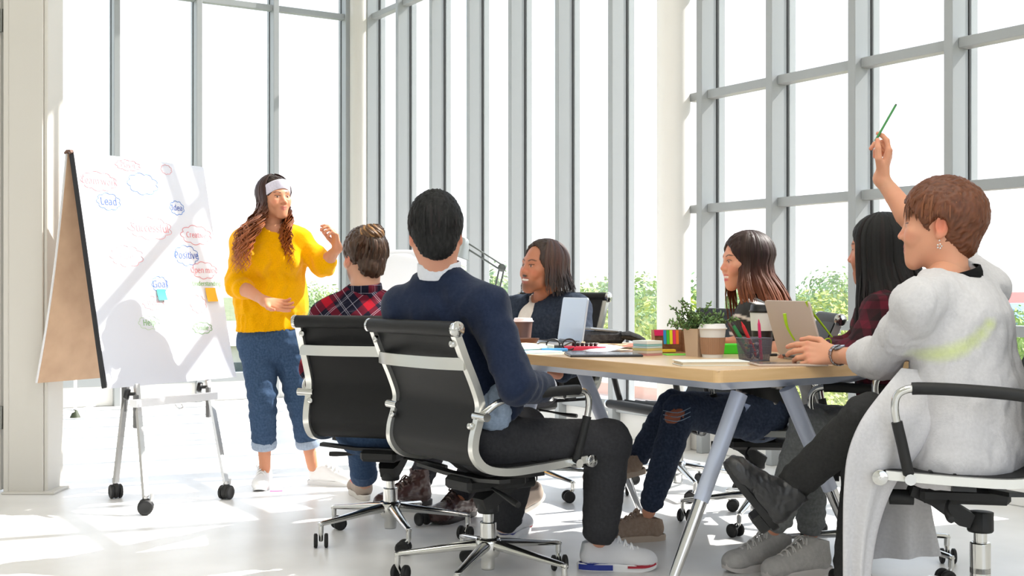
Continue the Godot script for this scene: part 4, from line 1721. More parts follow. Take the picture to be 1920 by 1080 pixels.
# skull cap of hair with an open face; carve: extra balls taken away
func cap(g: Geo, at: Vector3, bs: Basis, s: float, color: Color, o := {}) -> void:
	var f := Sdf.new(at - Vector3.ONE * 0.15 * s, at + Vector3.ONE * 0.16 * s, 0.0046)
	var grow: float = o.get("grow", 0.008)
	f.ball(at + bs * Vector3(0, 0.034, -0.012) * s, Vector3(0.0755 + grow, 0.083 + grow * o.get("crown", 1.2), 0.096 + grow) * s, bs, 0.01)
	for b in o.get("add", []):
		f.ball(at + bs * b[0] * s, b[1] * s, bs, 0.02)
	f.ball(at + bs * Vector3(0, -0.045, 0.085) * s, o.get("open", Vector3(0.078, 0.105, 0.075)) * s, bs, 0.012, true)
	for b in o.get("carve", []):
		f.ball(at + bs * b[0] * s, b[1] * s, bs, 0.008, true)
	var from := g.v.size()
	f.mesh(g)
	paint(g, from, color, [])
	var n := FastNoiseLite.new()
	n.frequency = o.get("freq", 60.0)
	n.fractal_octaves = 2
	var nn := g.normals()
	for i in range(from, g.v.size()):
		var q := bs.inverse() * (g.v[i] - at)
		var w := n.get_noise_3d(q.x * 1.6, q.y * 0.35, q.z * 0.6)
		g.v[i] += nn[i] * w * o.get("rough", 0.004)
		g.c[i] = g.c[i] * (1.0 + 0.5 * w)
		g.c[i].a = 1.0

func hair_mat(rough := 0.42, spec := 0.45) -> StandardMaterial3D:
	var m := StandardMaterial3D.new()
	m.vertex_color_use_as_albedo = true
	m.roughness = rough
	m.metallic_specular = spec
	m.backlight_enabled = true
	m.backlight = Color(0.18, 0.12, 0.08)
	return m

func put(called: String, g: Geo, m: Material, t: Node3D) -> MeshInstance3D:
	g.shift(-t.position)
	return obj(called, g, m, t)

func person(label: String, at: Vector3) -> Node3D:
	return thing("person", label, "person", Transform3D(Basis(), Vector3(at.x, 0.0, at.z)))
func denim_mat(c: Color) -> StandardMaterial3D:
	return cloth(c, 0.12, 30.0, 0.85, 0.4)

func build_people() -> void:
	presenter()
	plaid_man()
	navy_man()
	denim_man()
	laughing_woman()
	black_hair_woman()
	white_woman()

func off(b: Basis, x: float, y: float, z: float) -> Vector3:
	return b * Vector3(x, y, z)

# ---- the woman in yellow who presents
func presenter() -> void:
	var base := FL(540, 915)
	var t := person("standing woman in a yellow sweater and rolled jeans, arms spread, beside the flip chart", base)
	var skin := Color(0.80, 0.56, 0.43)
	var d := 5.9
	var J := {"N": V(513, 432, d), "C": V(508, 482, 5.92), "W": V(509, 560, 5.93), "P": V(510, 628, 5.93),
		"sR": V(460, 455, 5.88), "sL": V(556, 450, 5.96), "eR": V(445, 533, 5.82), "wR": V(497, 565, 5.64), "eL": V(607, 497, 5.90), "wL": V(633, 465, 5.80),
		"hR": V(483, 645, 5.93), "hL": V(540, 645, 5.95), "kR": V(492, 745, 5.86), "kL": V(562, 745, 5.94), "aR": V(497, 880, 5.96), "aL": V(586, 875, 6.04), "fR": V(499, 905, 5.86), "fL": V(610, 900, 6.02)}
	var hb := frame(Vector3(0.66, 0.02, 0.75), Vector3(-0.06, 1, 0))
	var hc := V(515, 371, 5.88)
	var g := G()
	trunk(g, J, skin, 0.92, 0.85)
	head(g, hc, hb, {"size": 0.88, "skin": skin, "neck": J.N, "smile": 0.15, "ears": false, "lips": Color(0.70, 0.38, 0.35), "cell": 0.0027, "gaze": -0.5})
	hand(g, J.wR, Vector3(0.93, -0.22, 0.28), Vector3(-0.2, 0.75, 0.55), -1, [0.10, 0.16, 0.22, 0.3, 0.1], skin, 0.95, 0.10, J.wR - J.eR)
	hand(g, J.wL, Vector3(-0.15, 0.9, 0.3), Vector3(-0.75, -0.1, 0.4), 1, [0.5, 0.7, 0.8, 0.8, 0.1], skin, 0.92, 0.12, J.wL - J.eL)
	put("body", g, skin_mat(), t)
	# sweater
	var knit := StandardMaterial3D.new()
	knit.vertex_color_use_as_albedo = true
	knit.albedo_texture = noise_tex(0.05, 256, 3, ramp(Color(0.88, 0.86, 0.82), Color(1, 1, 1)))
	knit.uv1_triplanar = true
	knit.uv1_scale = Vector3(12, 9, 12)
	knit.roughness = 0.95
	knit.metallic_specular = 0.1
	knit.normal_enabled = true
	knit.normal_texture = weave()
	knit.normal_scale = 0.9
	knit.rim_enabled = true
	knit.rim = 0.3
	g = top(J, {"fat": 1.02, "arm": 1.04, "sleeve": 0.30, "cuff": 0.048, "hem": V(510, 621, 5.93), "hemdir": Vector3(0.03, -1, 0), "neck": 0.060, "neckoff": off(hb, 0, 0.030, 0.012), "waist": 0.112, "hip": 0.120, "cell": 0.0105, "bust": 0.9, "fwd": 1.0})
	folds(g, 0.006, 8.0, Vector3(1, 0.6, 1))
	creases(g, J.eR, J.wR - J.eR, 0.16, 0.006, 110.0)
	creases(g, J.eL, J.wL - J.eL, 0.16, 0.006, 110.0)
	var nn := g.normals()
	for i in g.v.size():
		var p := g.v[i]
		if p.y < 0.855 and p.y > 0.7 and absf(p.x + 1.165) < 0.22:
			g.v[i] += nn[i] * (0.003 * sin((p.x + p.z) * 420.0) - 0.006)
		elif absf(p.x + 1.175) < 0.1 and p.y < 1.2:
			# cable pattern down the front
			var u := p.x + 1.175
			g.v[i] += nn[i] * 0.005 * cos(u * 95.0 + 1.4 * sin(p.y * 55.0))
	paint(g, 0, Color(0.99, 0.72, 0.04), [])
	put("sweater", g, knit, t)
	# jeans
	g = pants(J, {"thigh": 0.088, "knee": 0.065, "calf": 0.062, "cuff": 0.056, "to": 0.66, "cell": 0.0105, "fold": 0.005, "crease": 0.005})
	put("jeans", g, denim_mat(Color(0.19, 0.28, 0.40)), t)
	for s in ["L", "R"]:
		var dir: Vector3 = (J["a" + s] - J["k" + s]).normalized()
		put("rolled_cuff", ring_cuff(J["k" + s].lerp(J["a" + s], 0.64), dir, 0.060, 0.042), denim_mat(Color(0.62, 0.68, 0.76)), t)
	var wm := M(Color(0.92, 0.92, 0.92), 0.6)
	shoe(t, FL(497, 908), Vector3(0.08, 0, 1), Vector3.UP, {"mat": wm, "sole": M(Color(0.90, 0.90, 0.90), 0.6), "laces": M(Color(0.95, 0.95, 0.95), 0.8), "len": 0.245, "color": Color.WHITE})
	shoe(t, FL(584, 908), Vector3(1, 0, 0.28), Vector3.UP, {"mat": wm, "sole": M(Color(0.90, 0.90, 0.90), 0.6), "laces": M(Color(0.95, 0.95, 0.95), 0.8), "len": 0.245, "color": Color.WHITE})
	# hair, wavy, copper towards the tips
	g = G()
	cap(g, hc, hb, 0.88, Color(0.14, 0.09, 0.07), {"grow": 0.007, "open": Vector3(0.069, 0.105, 0.08)})
	locks(g, hc, hb, 0.88, {"n": 380, "drop": 0.37, "color": Color(0.21, 0.12, 0.09), "tip": Color(0.66, 0.36, 0.17), "face": 1.12, "front_from": 0.28, "step": 0.017, "wave": 0.014, "wavelen": 0.08, "thick": 0.0070, "spread": 0.055, "seed": 21, "lift": 0.16, "tuck": 0.012, "pull": Vector3(0.0, 0, 0.02), "front": 2.1, "front_pull": Vector3(-0.02, 0, 0.125)})
	put("hair", g, hair_mat(), t)
	# headband
	g = G()
	var pts := []
	for k in 41:
		var a := lerpf(-1.3, 1.3, k / 40.0)
		pts.append(hc + off(hb, 0.0845 * sin(a), 0.070 - 0.062 * (1.0 - cos(a)), 0.101 * cos(a) - 0.012) * 0.88)
	g.sweep(pts, Vector2(0.0035, 0.023), 12, hb.y)
	var bandm := cloth(Color(0.86, 0.84, 0.90), 0.10, 30.0)
	put("headband", g, bandm, t)

# ---- the man in the plaid shirt
func plaid_tex() -> ImageTexture:
	var n := 256
	var im := Image.create(n, n, false, Image.FORMAT_RGB8)
	var dark := Color(0.10, 0.10, 0.16)
	var red := Color(0.62, 0.10, 0.16)
	var pale := Color(0.78, 0.76, 0.80)
	var band := func(t: float) -> float:
		return 1.0 if (t > 0.08 and t < 0.36) else 0.0
	var line := func(t: float) -> float:
		for c in [0.52, 0.57, 0.84]:
			if absf(t - c) < 0.011:
				return 1.0
		return 0.0
	for y in n:
		for x in n:
			var u := float(x) / n
			var v := float(y) / n
			var w: float = 0.5 * (band.call(u) + band.call(v))
			var c := dark.lerp(red, w)
			if (line.call(u) > 0.0 and (x + y) % 4 < 3) or (line.call(v) > 0.0 and (x - y + 256) % 4 < 3):
				c = c.lerp(pale, 0.75)
			im.set_pixel(x, y, c)
	im.generate_mipmaps()
	return ImageTexture.create_from_image(im)

func plaid_man() -> void:
	var t := person("seated man in a red and navy plaid shirt with his hair in a bun", V(690, 900, 4.7))
	var skin := Color(0.80, 0.60, 0.50)
	var J := {"N": V(684, 548, 4.70), "C": V(681, 625, 4.69), "W": V(694, 720, 4.72), "P": V(712, 800, 4.78),
		"sL": V(618, 592, 4.72), "sR": V(740, 590, 4.74), "eL": V(590, 690, 4.82), "wL": V(635, 735, 5.04), "eR": V(768, 700, 4.84), "wR": V(745, 735, 5.08),
		"hL": V(676, 806, 4.82), "hR": V(748, 806, 4.82), "kL": Vector3(-0.66, 0.49, -5.12), "kR": Vector3(-0.26, 0.49, -5.12), "aL": V(684, 905, 5.42), "aR": V(955, 925, 5.22)}
	var hb := frame(Vector3(-0.48, -0.05, -0.86), Vector3(0.0, 1, 0))
	var hc := V(684, 484, 4.74)
	var g := G()
	trunk(g, J, skin)
	head(g, hc, hb, {"size": 0.98, "male": true, "skin": skin, "neck": J.N, "stubble": Color(0.45, 0.32, 0.27), "cell": 0.0042})
	hand(g, J.wL, Vector3(0.5, -0.1, -0.86), Vector3(0, -1, 0), 1, [0.4, 0.4, 0.4, 0.4, 0.3], skin, 1.0, 0.12, J.wL - J.eL)
	hand(g, J.wR, Vector3(0.2, -0.1, -0.96), Vector3(0, -1, 0), -1, [0.4, 0.4, 0.4, 0.4, 0.3], skin, 1.0, 0.12, J.wR - J.eR)
	put("body", g, skin_mat(), t)
	var pm := StandardMaterial3D.new()
	pm.albedo_texture = plaid_tex()
	pm.uv1_triplanar = true
	pm.uv1_scale = Vector3.ONE * 8.5
	pm.uv1_triplanar_sharpness = 6.0
	pm.roughness = 0.9
	pm.metallic_specular = 0.2
	g = top(J, {"sleeve": 0.9, "arm": 1.05, "hem": V(702, 790, 4.68), "neck": 0.058, "fat": 1.02, "cell": 0.011})
	folds(g, 0.007, 7.0)
	g.shift(-t.position)
	# the cloth is cut on the bias across the back
	var tilt := Basis(Vector3(0, 0, 1), 0.72)
	for i in g.v.size():
		g.v[i] = tilt.inverse() * g.v[i]
	var sh := obj("plaid_shirt", g, pm, t)
	sh.transform = Transform3D(tilt, Vector3.ZERO)
	var collar := ring_cuff(J.N + Vector3(0.0, 0.012, 0), Vector3(-0.05, 1, 0.12), 0.066, 0.042, 0.005)
	put("collar", collar, pm, t)
	g = pants(J, {"thigh": 0.09, "knee": 0.066, "calf": 0.064, "cuff": 0.056, "to": 0.9, "cell": 0.013})
	put("jeans", g, denim_mat(Color(0.19, 0.28, 0.41)), t)
	put("rolled_cuff", ring_cuff(J.kL.lerp(J.aL, 0.88), J.aL - J.kL, 0.060, 0.045), denim_mat(Color(0.27, 0.35, 0.48)), t)
	var grey := StandardMaterial3D.new()
	grey.vertex_color_use_as_albedo = true
	grey.roughness = 0.8
	var o := {"mat": grey, "color": Color(0.66, 0.60, 0.55), "sole": M(Color(0.85, 0.83, 0.80), 0.6), "laces": M(Color(0.86, 0.45, 0.38), 0.8), "len": 0.27, "paint": [[Vector3(0.03, 0.07, 0.15), Vector3(0.03, 0.012, 0.06), Color(0.92, 0.40, 0.34), 0.2], [Vector3(-0.03, 0.07, 0.15), Vector3(0.03, 0.012, 0.06), Color(0.92, 0.40, 0.34), 0.2]]}
	shoe(t, FL(684, 938), Vector3(-0.3, 0, -0.95), Vector3.UP, o)
	shoe(t, V(1012, 935, 5.15), Vector3(-0.72, -0.35, 0.45), Vector3(0.3, 0.9, 0.2), o)
	# swept back hair and the bun
	g = G()
	var brown := Color(0.26, 0.18, 0.13)
	cap(g, hc, hb, 0.98, brown, {"grow": 0.010, "rough": 0.007, "freq": 55.0, "add": [[Vector3(0, -0.03, -0.075), Vector3(0.058, 0.055, 0.036)], [Vector3(0, 0.085, -0.075), Vector3(0.042, 0.036, 0.038)]], "open": Vector3(0.085, 0.095, 0.072)})
	var rng := RandomNumberGenerator.new()
	rng.seed = 4
	for i in 46:
		# strands combed up the back of the skull into the bun
		var a := rng.randf_range(-1.15, 1.15)
		var pts := []
		for j in 7:
			var q := j / 6.0
			var el := lerpf(-0.55, 0.85, q)
			var aa := a * (1.0 - 0.55 * q)
			pts.append(hc + off(hb, 0.084 * sin(aa) * cos(el) + 0.002 * sin(j * 2.0 + i), 0.036 + 0.100 * sin(el), -0.012 - 0.108 * cos(aa) * cos(el)) * 0.98 * rng.randf_range(0.99, 1.03))
		var first := g.v.size()
		g.sweep(pts, [0.004, 0.006, 0.007, 0.007, 0.006, 0.005, 0.003], 5)
		var k := rng.randf_range(0.55, 1.5)
		for v in range(first, g.v.size()):
			g.c[v] = lin(brown) * k
	for i in 26:
		# the bun, blond at the ends
		var a := TAU * i / 26.0
		var pts := []
		for j in 9:
			var q := j / 8.0
			var aa := a + q * 2.4
			var el := lerpf(-0.9, 1.35, q)
			pts.append(hc + off(hb, 0.0, 0.085, -0.078) * 0.98 + off(hb, 0.044 * cos(aa) * cos(el), 0.036 * sin(el) + 0.004, 0.040 * sin(aa) * cos(el)) * rng.randf_range(0.92, 1.12))
		var first := g.v.size()
		g.sweep(pts, [0.003, 0.005, 0.006, 0.007, 0.007, 0.006, 0.005, 0.004, 0.002], 5)
		var cc := lin(Color(0.62, 0.45, 0.26)) if i % 3 == 0 else lin(Color(0.34, 0.23, 0.15))
		for v in range(first, g.v.size()):
			g.c[v] = cc
	put("hair", g, hair_mat(), t)

# ---- the man in the navy sweater
func navy_man() -> void:
	var t := person("seated man in a navy sweater over a white shirt, his back to us", V(890, 1000, 3.95))
	var skin := Color(0.83, 0.60, 0.50)
	var J := {"N": V(824, 512, 3.95), "C": V(842, 605, 4.01), "W": V(890, 735, 4.03), "P": V(910, 828, 4.08),
		"sL": V(757, 578, 4.06), "sR": V(914, 578, 3.86), "eL": V(782, 690, 4.24), "wL": V(870, 735, 4.45), "eR": V(968, 722, 3.74), "wR": V(1022, 727, 3.96),
		"hL": V(880, 826, 4.18), "hR": V(925, 834, 3.97), "kL": V(985, 805, 4.48), "kR": V(1140, 830, 4.10), "aL": V(945, 985, 4.64), "aR": V(1124, 1010, 4.16), "fR": V(1170, 1045, 4.13)}
	var hb := frame(Vector3(-0.10, -0.06, -0.99), Vector3(-0.03, 1, 0))
	var hc := V(817, 438, 3.93)
	var g := G()
	trunk(g, J, skin, 1.05)
	head(g, hc, hb, {"size": 1.02, "male": true, "skin": skin, "neck": J.N, "cell": 0.0042})
	hand(g, J.wR, Vector3(-0.15, 0.10, -0.98), Vector3(-0.8, -0.5, 0), -1, [0.5, 0.6, 0.6, 0.6, 0.4], skin, 1.05, 0.12, J.wR - J.eR)
	hand(g, J.wL, Vector3(0.6, 0.05, -0.8), Vector3(0.3, -0.9, 0), 1, [0.4, 0.5, 0.5, 0.5, 0.3], skin, 1.05, 0.12, J.wL - J.eL)
	put("body", g, skin_mat(), t)
	var navy := cloth(Color(0.105, 0.145, 0.235), 0.05, 30.0, 0.95, 0.4)
	navy.rim_enabled = true
	navy.rim = 0.25
	g = top(J, {"sleeve": 0.92, "arm": 1.10, "cuff": 0.044, "hem": V(885, 800, 3.95), "hemdir": J.P - J.W, "neck": 0.066, "neckoff": Vector3(0, 0.03, -0.01), "fat": 1.05, "waist": 0.100, "cell": 0.0105})
	folds(g, 0.006, 6.0)
	creases(g, J.eR, J.wR - J.eR, 0.15, 0.004, 110.0)
	put("sweater", g, navy, t)
	var shirt := cloth(Color(0.90, 0.91, 0.94), 0.04, 24.0, 0.85, 0.2)
	g = ring_cuff(J.N + Vector3(0.0, 0.010, -0.004), Vector3(-0.04, 1, 0.16), 0.071, 0.052, 0.005)
	put("shirt_collar", g, shirt, t)
	g = ring_cuff(J.eR.lerp(J.wR, 0.94), J.wR - J.eR, 0.043, 0.03, 0.006)
	put("shirt_cuff", g, shirt, t)
	# shirt tail that shows under the sweater by the hip
	g = G()
	var S := Sdf.new(V(875, 840, 4.0) - Vector3.ONE * 0.2, V(930, 700, 3.8) + Vector3.ONE * 0.2, 0.011)
	S.bone(V(938, 738, 3.86), V(925, 775, 3.92), 0.030, 0.050, 0.03)
	S.bone(V(925, 775, 3.92), V(900, 800, 4.02), 0.050, 0.09, 0.03)
	S.mesh(g)
	folds(g, 0.008, 14.0)
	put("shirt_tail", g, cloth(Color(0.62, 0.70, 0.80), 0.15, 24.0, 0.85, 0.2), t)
	g = pants(J, {"thigh": 0.090, "knee": 0.076, "calf": 0.070, "cuff": 0.062, "to": 0.97, "cell": 0.011, "crease": 0.003})
	put("trousers", g, cloth(Color(0.20, 0.20, 0.21), 0.05, 30.0, 0.9, 0.3), t)
	var white := StandardMaterial3D.new()
	white.vertex_color_use_as_albedo = true
	white.roughness = 0.7
	var sole := StandardMaterial3D.new()
	sole.albedo_color = Color(0.93, 0.93, 0.93)
	var paint_ := [[Vector3(0, 0.018, 0.03), Vector3(0.07, 0.014, 0.07), Color(0.12, 0.20, 0.55), 0.15], [Vector3(0, 0.020, 0.22), Vector3(0.07, 0.010, 0.075), Color(0.66, 0.12, 0.20), 0.15], [Vector3(0, 0.08, 0.0), Vector3(0.03, 0.05, 0.02), Color(0.72, 0.74, 0.76), 0.3]]
	var o := {"mat": white, "color": Color(0.87, 0.87, 0.88), "sole": sole, "laces": M(Color(0.95, 0.95, 0.95), 0.8), "len": 0.264, "tall": 0.105, "paint": paint_}
	shoe(t, FL(1094, 1067), Vector3(1, 0, 0.06), Vector3.UP, o)
	var sh := t.get_child(t.get_child_count() - 1)
	var stripe := func(z0: float, z1: float, c: Color, y0: float, y1: float) -> void:
		for sd in [-1.0, 1.0]:
			var gg := G()
			var a := []
			for k in 9:
				var z := lerpf(z0, z1, k / 8.0)
				var th := acos(clampf((0.115 - z) / 0.137, -1.0, 1.0))
				var w: float = (0.036 + 0.009 * smoothstep(0.06, 0.2, z) - 0.006 * exp(-pow((z - 0.10) / 0.03, 2.0))) * pow(absf(sin(th)), 0.65) * 1.035
				a.append(Vector3(sd * w, (y0 + y1) * 0.5 + 0.012 * pow(maxf(z - 0.2, 0.0) / 0.05, 2.0), z) * 1.0154)
			gg.sweep(a, Vector2(0.0035, (y1 - y0) * 0.5), 4, Vector3.UP, true, true)
			obj("sole_stripe", gg, M(c, 0.6), sh)
	stripe.call(-0.015, 0.10, Color(0.13, 0.20, 0.55), 0.004, 0.022)
	stripe.call(0.15, 0.245, Color(0.66, 0.13, 0.20), 0.014, 0.021)
	shoe(t, FL(945, 1014), Vector3(0.35, 0, -0.94), Vector3.UP, o)
	# short black hair
	g = G()
	cap(g, hc, hb, 1.02, Color(0.15, 0.15, 0.15), {"grow": 0.012, "crown": 1.9, "rough": 0.0045, "freq": 90.0, "add": [[Vector3(0, -0.035, -0.060), Vector3(0.062, 0.055, 0.046)]], "open": Vector3(0.090, 0.10, 0.082), "carve": [[Vector3(0.085, -0.03, 0.0), Vector3(0.022, 0.036, 0.030)], [Vector3(-0.085, -0.03, 0.0), Vector3(0.022, 0.036, 0.030)]]})
	locks(g, hc, hb, 1.02, {"n": 420, "drop": 0.012, "color": Color(0.17, 0.165, 0.165), "face": 0.5, "thick": 0.0034, "lift": 0.10, "stop_least": 0.5, "stop": 2.0, "seed": 8, "spread": 0.0, "tuck": 0.0})
	put("hair", g, hair_mat(0.6, 0.25), t)

# ---- the man in the denim jacket at the far end
func denim_man() -> void:
	var t := person("smiling bearded man with shoulder length hair in a dark denim jacket and white t-shirt", V(1030, 700, 5.8))
	var skin := Color(0.70, 0.47, 0.36)
	var P := Vector3(0.10, 0.53, -5.76)
	var J := {"N": V(1026, 563, 5.76), "C": V(1020, 606, 5.74), "W": V(1012, 670, 5.74), "P": P,
		"sR": V(966, 583, 5.88), "sL": V(1078, 580, 5.62), "eR": V(952, 660, 5.78), "wR": V(985, 672, 5.5), "eL": V(1098, 670, 5.46), "wL": V(1046, 700, 5.26),
		"hR": P + Vector3(-0.08, 0, -0.06), "hL": P + Vector3(0.03, 0, 0.09), "kR": Vector3(-0.24, 0.50, -5.62), "kL": Vector3(-0.06, 0.50, -5.34), "aR": V(785, 905, 5.50), "aL": V(868, 925, 5.14)}
	var hb := frame(Vector3(-0.82, 0.10, 0.55), Vector3(0.10, 1, 0))
	var hc := V(1018, 502, 5.68)
	var g := G()
	trunk(g, J, skin)
	head(g, hc, hb, {"size": 1.06, "male": true, "skin": skin, "neck": J.N, "smile": 0.9, "stubble": Color(0.27, 0.19, 0.16), "lips": Color(0.55, 0.30, 0.27), "cell": 0.0032, "brow": Color(0.10, 0.07, 0.06)})
	hand(g, J.wL, Vector3(-0.9, 0.1, 0.2), Vector3(0, -1, 0.2), 1, [0.5, 0.5, 0.5, 0.5, 0.3], skin, 1.0, 0.12, J.wL - J.eL)
	hand(g, J.wR, Vector3(0.5, 0.05, 0.7), Vector3(0.6, -0.5, 0), -1, [0.6, 0.6, 0.6, 0.6, 0.3], skin, 1.0, 0.12, J.wR - J.eR)
	put("body", g, skin_mat(), t)
	var dn := cloth(Color(0.13, 0.165, 0.225), 0.10, 26.0, 0.85, 0.4)
	var fw := Vector3(-0.75, 0, 0.66)
	var sd := Vector3(0.66, 0, 0.75)
	# white t-shirt inside, jacket open over it
	g = top(J, {"sleeve": -0.6, "fat": 0.96, "arm": 0.94, "hem": J.P + Vector3(0, 0.06, 0), "neck": 0.066, "neckoff": Vector3(-0.02, 0.03, 0.02), "cell": 0.012})
	put("t_shirt", g, cloth(Color(0.90, 0.87, 0.84), 0.05, 20.0), t)
	var jk := top(J, {"sleeve": 0.95, "fat": 1.08, "arm": 1.10, "hem": J.P + Vector3(0, 0.04, 0), "neck": 0.074, "neckoff": fw * 0.03 + Vector3(0, 0.03, 0), "cell": 0.009, "open": [[J.N.lerp(J.W, 0.45) + fw * 0.135 - sd * 0.015, Vector3(0.062, 0.25, 0.075), Basis(sd, Vector3.UP, fw)]]})
	folds(jk, 0.006, 8.0)
	put("denim_jacket", jk, dn, t)
	g = G()
	for s in [-1.0, 1.0]:
		var c: Vector3 = J.N + fw * 0.085 + sd * (0.058 * s - 0.015) + Vector3(0, -0.06, 0)
		g.box(c, Vector3(0.05, 0.11, 0.014), 0.006, Basis(sd, Vector3.UP, fw) * Basis(Vector3(0, 0, 1), s * 0.45))
	put("lapel", g, dn, t)
	g = G()
	for k in 3:
		g.lathe([Vector2(0.0065, 0), Vector2(0.005, 0.003), Vector2(0, 0.003)], 8, Transform3D(Basis(sd, fw, Vector3.DOWN), J.C.lerp(J.W, k * 0.4) + fw * 0.158 + sd * 0.04))
	put("button", g, M(Color(0.6, 0.55, 0.5), 0.4, 0.7), t)
	g = pants(J, {"thigh": 0.09, "knee": 0.068, "calf": 0.062, "cuff": 0.055, "to": 1.0, "cell": 0.013})
	put("trousers", g, cloth(Color(0.17, 0.17, 0.19), 0.1, 30.0), t)
	var lea := StandardMaterial3D.new()
	lea.albedo_color = Color(0.26, 0.15, 0.13)
	lea.roughness = 0.32
	lea.clearcoat_enabled = true
	lea.clearcoat = 0.3
	var bo := {"mat": lea, "color": Color.WHITE, "sole": M(Color(0.13, 0.09, 0.08), 0.5), "laces": M(Color(0.20, 0.12, 0.10), 0.7), "len": 0.29, "tall": 0.15, "boot": true, "wrinkle": 0.003}
	shoe(t, FL(884, 966), Vector3(-0.55, 0, 0.83), Vector3.UP, bo)
	shoe(t, FL(800, 946), Vector3(-0.75, 0, 0.66), Vector3.UP, bo)
	g = G()
	cap(g, hc, hb, 1.06, Color(0.20, 0.14, 0.11), {"grow": 0.010, "crown": 1.4, "rough": 0.004, "open": Vector3(0.076, 0.115, 0.085), "carve": [[Vector3(0, 0.055, 0.085), Vector3(0.062, 0.045, 0.045)]]})
	locks(g, hc, hb, 1.06, {"n": 240, "drop": 0.15, "color": Color(0.29, 0.20, 0.17), "tip": Color(0.19, 0.14, 0.12), "face": 1.05, "thick": 0.008, "lift": 0.13, "wave": 0.005, "wavelen": 0.16, "spread": 0.03, "seed": 33, "tuck": 0.004})
	put("hair", g, hair_mat(0.5), t)

# ---- the laughing woman
func laughing_woman() -> void:
	var t := person("laughing woman in profile with long brown hair, black striped top and ripped jeans", V(1410, 900, 4.95))
	var skin := Color(0.82, 0.58, 0.47)
	var J := {"N": V(1416, 562, 4.93), "C": V(1420, 615, 4.92), "W": V(1428, 690, 4.94), "P": V(1430, 772, 4.96),
		"sL": V(1412, 592, 4.76), "sR": V(1420, 580, 5.10), "eL": V(1448, 662, 4.68), "wL": V(1385, 640, 4.80), "eR": V(1445, 650, 5.12), "wR": V(1385, 640, 5.02),
		"hL": V(1415, 785, 4.86), "hR": V(1415, 778, 5.02), "kL": V(1275, 772, 4.62), "kR": V(1262, 762, 4.85), "aL": V(1216, 960, 4.66), "aR": V(1188, 868, 4.98)}
	J["fL"] = V(1200, 985, 4.62)
	var hb := frame(Vector3(-0.985, -0.02, 0.17), Vector3(0.06, 1, 0))
	var hc := V(1399, 490, 4.88)
	var g := G()
	trunk(g, J, skin, 0.9, 0.85)
	head(g, hc, hb, {"size": 0.98, "skin": skin, "neck": J.N, "smile": 1.0, "ears": false, "lips": Color(0.74, 0.33, 0.33), "cell": 0.0032})
	hand(g, J.wL, Vector3(-0.8, 0.05, -0.5), Vector3(0, -1, 0), 1, [0.3, 0.4, 0.4, 0.4, 0.2], skin, 0.92, 0.12, J.wL - J.eL)
	hand(g, J.wR, Vector3(-0.9, 0.05, 0.3), Vector3(0, -1, 0), -1, [0.3, 0.4, 0.4, 0.4, 0.2], skin, 0.92, 0.12, J.wR - J.eR)
	put("body", g, skin_mat(), t)
	var tm := StandardMaterial3D.new()
	tm.vertex_color_use_as_albedo = true
	tm.roughness = 0.9
	g = top(J, {"sleeve": -0.45, "fat": 0.92, "arm": 0.95, "hem": J.P + Vector3(0, 0.03, 0), "neck": 0.088, "cell": 0.0062})
	folds(g, 0.004, 8.0)
	g.colored = true
	var b := lin(Color(0.18, 0.17, 0.18))
	var w := lin(Color(0.85, 0.82, 0.80))
	for i in g.v.size():
		var q: float = g.v[i].y + 0.35 * (g.v[i].x - J.C.x)
		var u := fposmod(q, 0.075) / 0.075
		g.c[i] = b.lerp(w, smoothstep(0.0, 0.05, u) * (1.0 - smoothstep(0.15, 0.20, u)))
	put("striped_top", g, tm, t)
	g = pants(J, {"thigh": 0.086, "knee": 0.062, "calf": 0.056, "cuff": 0.046, "to": 0.95, "cell": 0.0105})
	put("jeans", g, denim_mat(Color(0.15, 0.19, 0.27)), t)
	# the rip at the knee shows skin
	g = G()
	var S := Sdf.new(J.kL - Vector3.ONE * 0.13, J.kL + Vector3.ONE * 0.13, 0.008)
	S.ball(J.kL + Vector3(-0.018, -0.008, 0.042), Vector3(0.048, 0.030, 0.030), Basis(Vector3(0, 0, 1), 0.35), 0.01)
	S.mesh(g)
	folds(g, 0.004, 40.0)
	paint(g, 0, Color(0.62, 0.36, 0.26), [])
	put("bare_knee", g, skin_mat(), t)
	g = G()
	for k in 3:
		var y := -0.022 + 0.016 * k
		g.sweep(catmull([J.kL + Vector3(-0.07, y, 0.05), J.kL + Vector3(-0.02, y - 0.006, 0.078), J.kL + Vector3(0.03, y + 0.012, 0.066)], 4), 0.0018, 5)
	put("torn_thread", g, denim_mat(Color(0.55, 0.62, 0.70)), t)
	var can := cloth(Color(0.63, 0.54, 0.47), 0.10, 24.0)
	var o := {"mat": can, "color": Color.WHITE, "sole": M(Color(0.74, 0.67, 0.60), 0.7), "laces": M(Color(0.62, 0.53, 0.46), 0.8), "len": 0.25}
	shoe(t, FL(1238, 1012), Vector3(-0.97, 0, 0.22), Vector3.UP, o)
	shoe(t, V(1202, 888, 4.95), Vector3(-0.95, -0.18, 0.2), Vector3(-0.2, 0.95, 0.1), o)
	g = G()
	cap(g, hc, hb, 0.98, Color(0.20, 0.15, 0.14), {"grow": 0.010, "rough": 0.003, "open": Vector3(0.060, 0.112, 0.076)})
	locks(g, hc, hb, 0.98, {"n": 280, "drop": 0.31, "drop_front": 0.26, "color": Color(0.20, 0.15, 0.14), "tip": Color(0.52, 0.30, 0.20), "face": 0.85, "thick": 0.0085, "lift": 0.10, "wave": 0.002, "wavelen": 0.2, "spread": 0.03, "seed": 51, "tuck": 0.012, "pull": Vector3(0.05, 0, 0), "front": 1.3, "front_pull": Vector3(-0.03, 0, 0.05)})
	put("hair", g, hair_mat(0.5, 0.3), t)

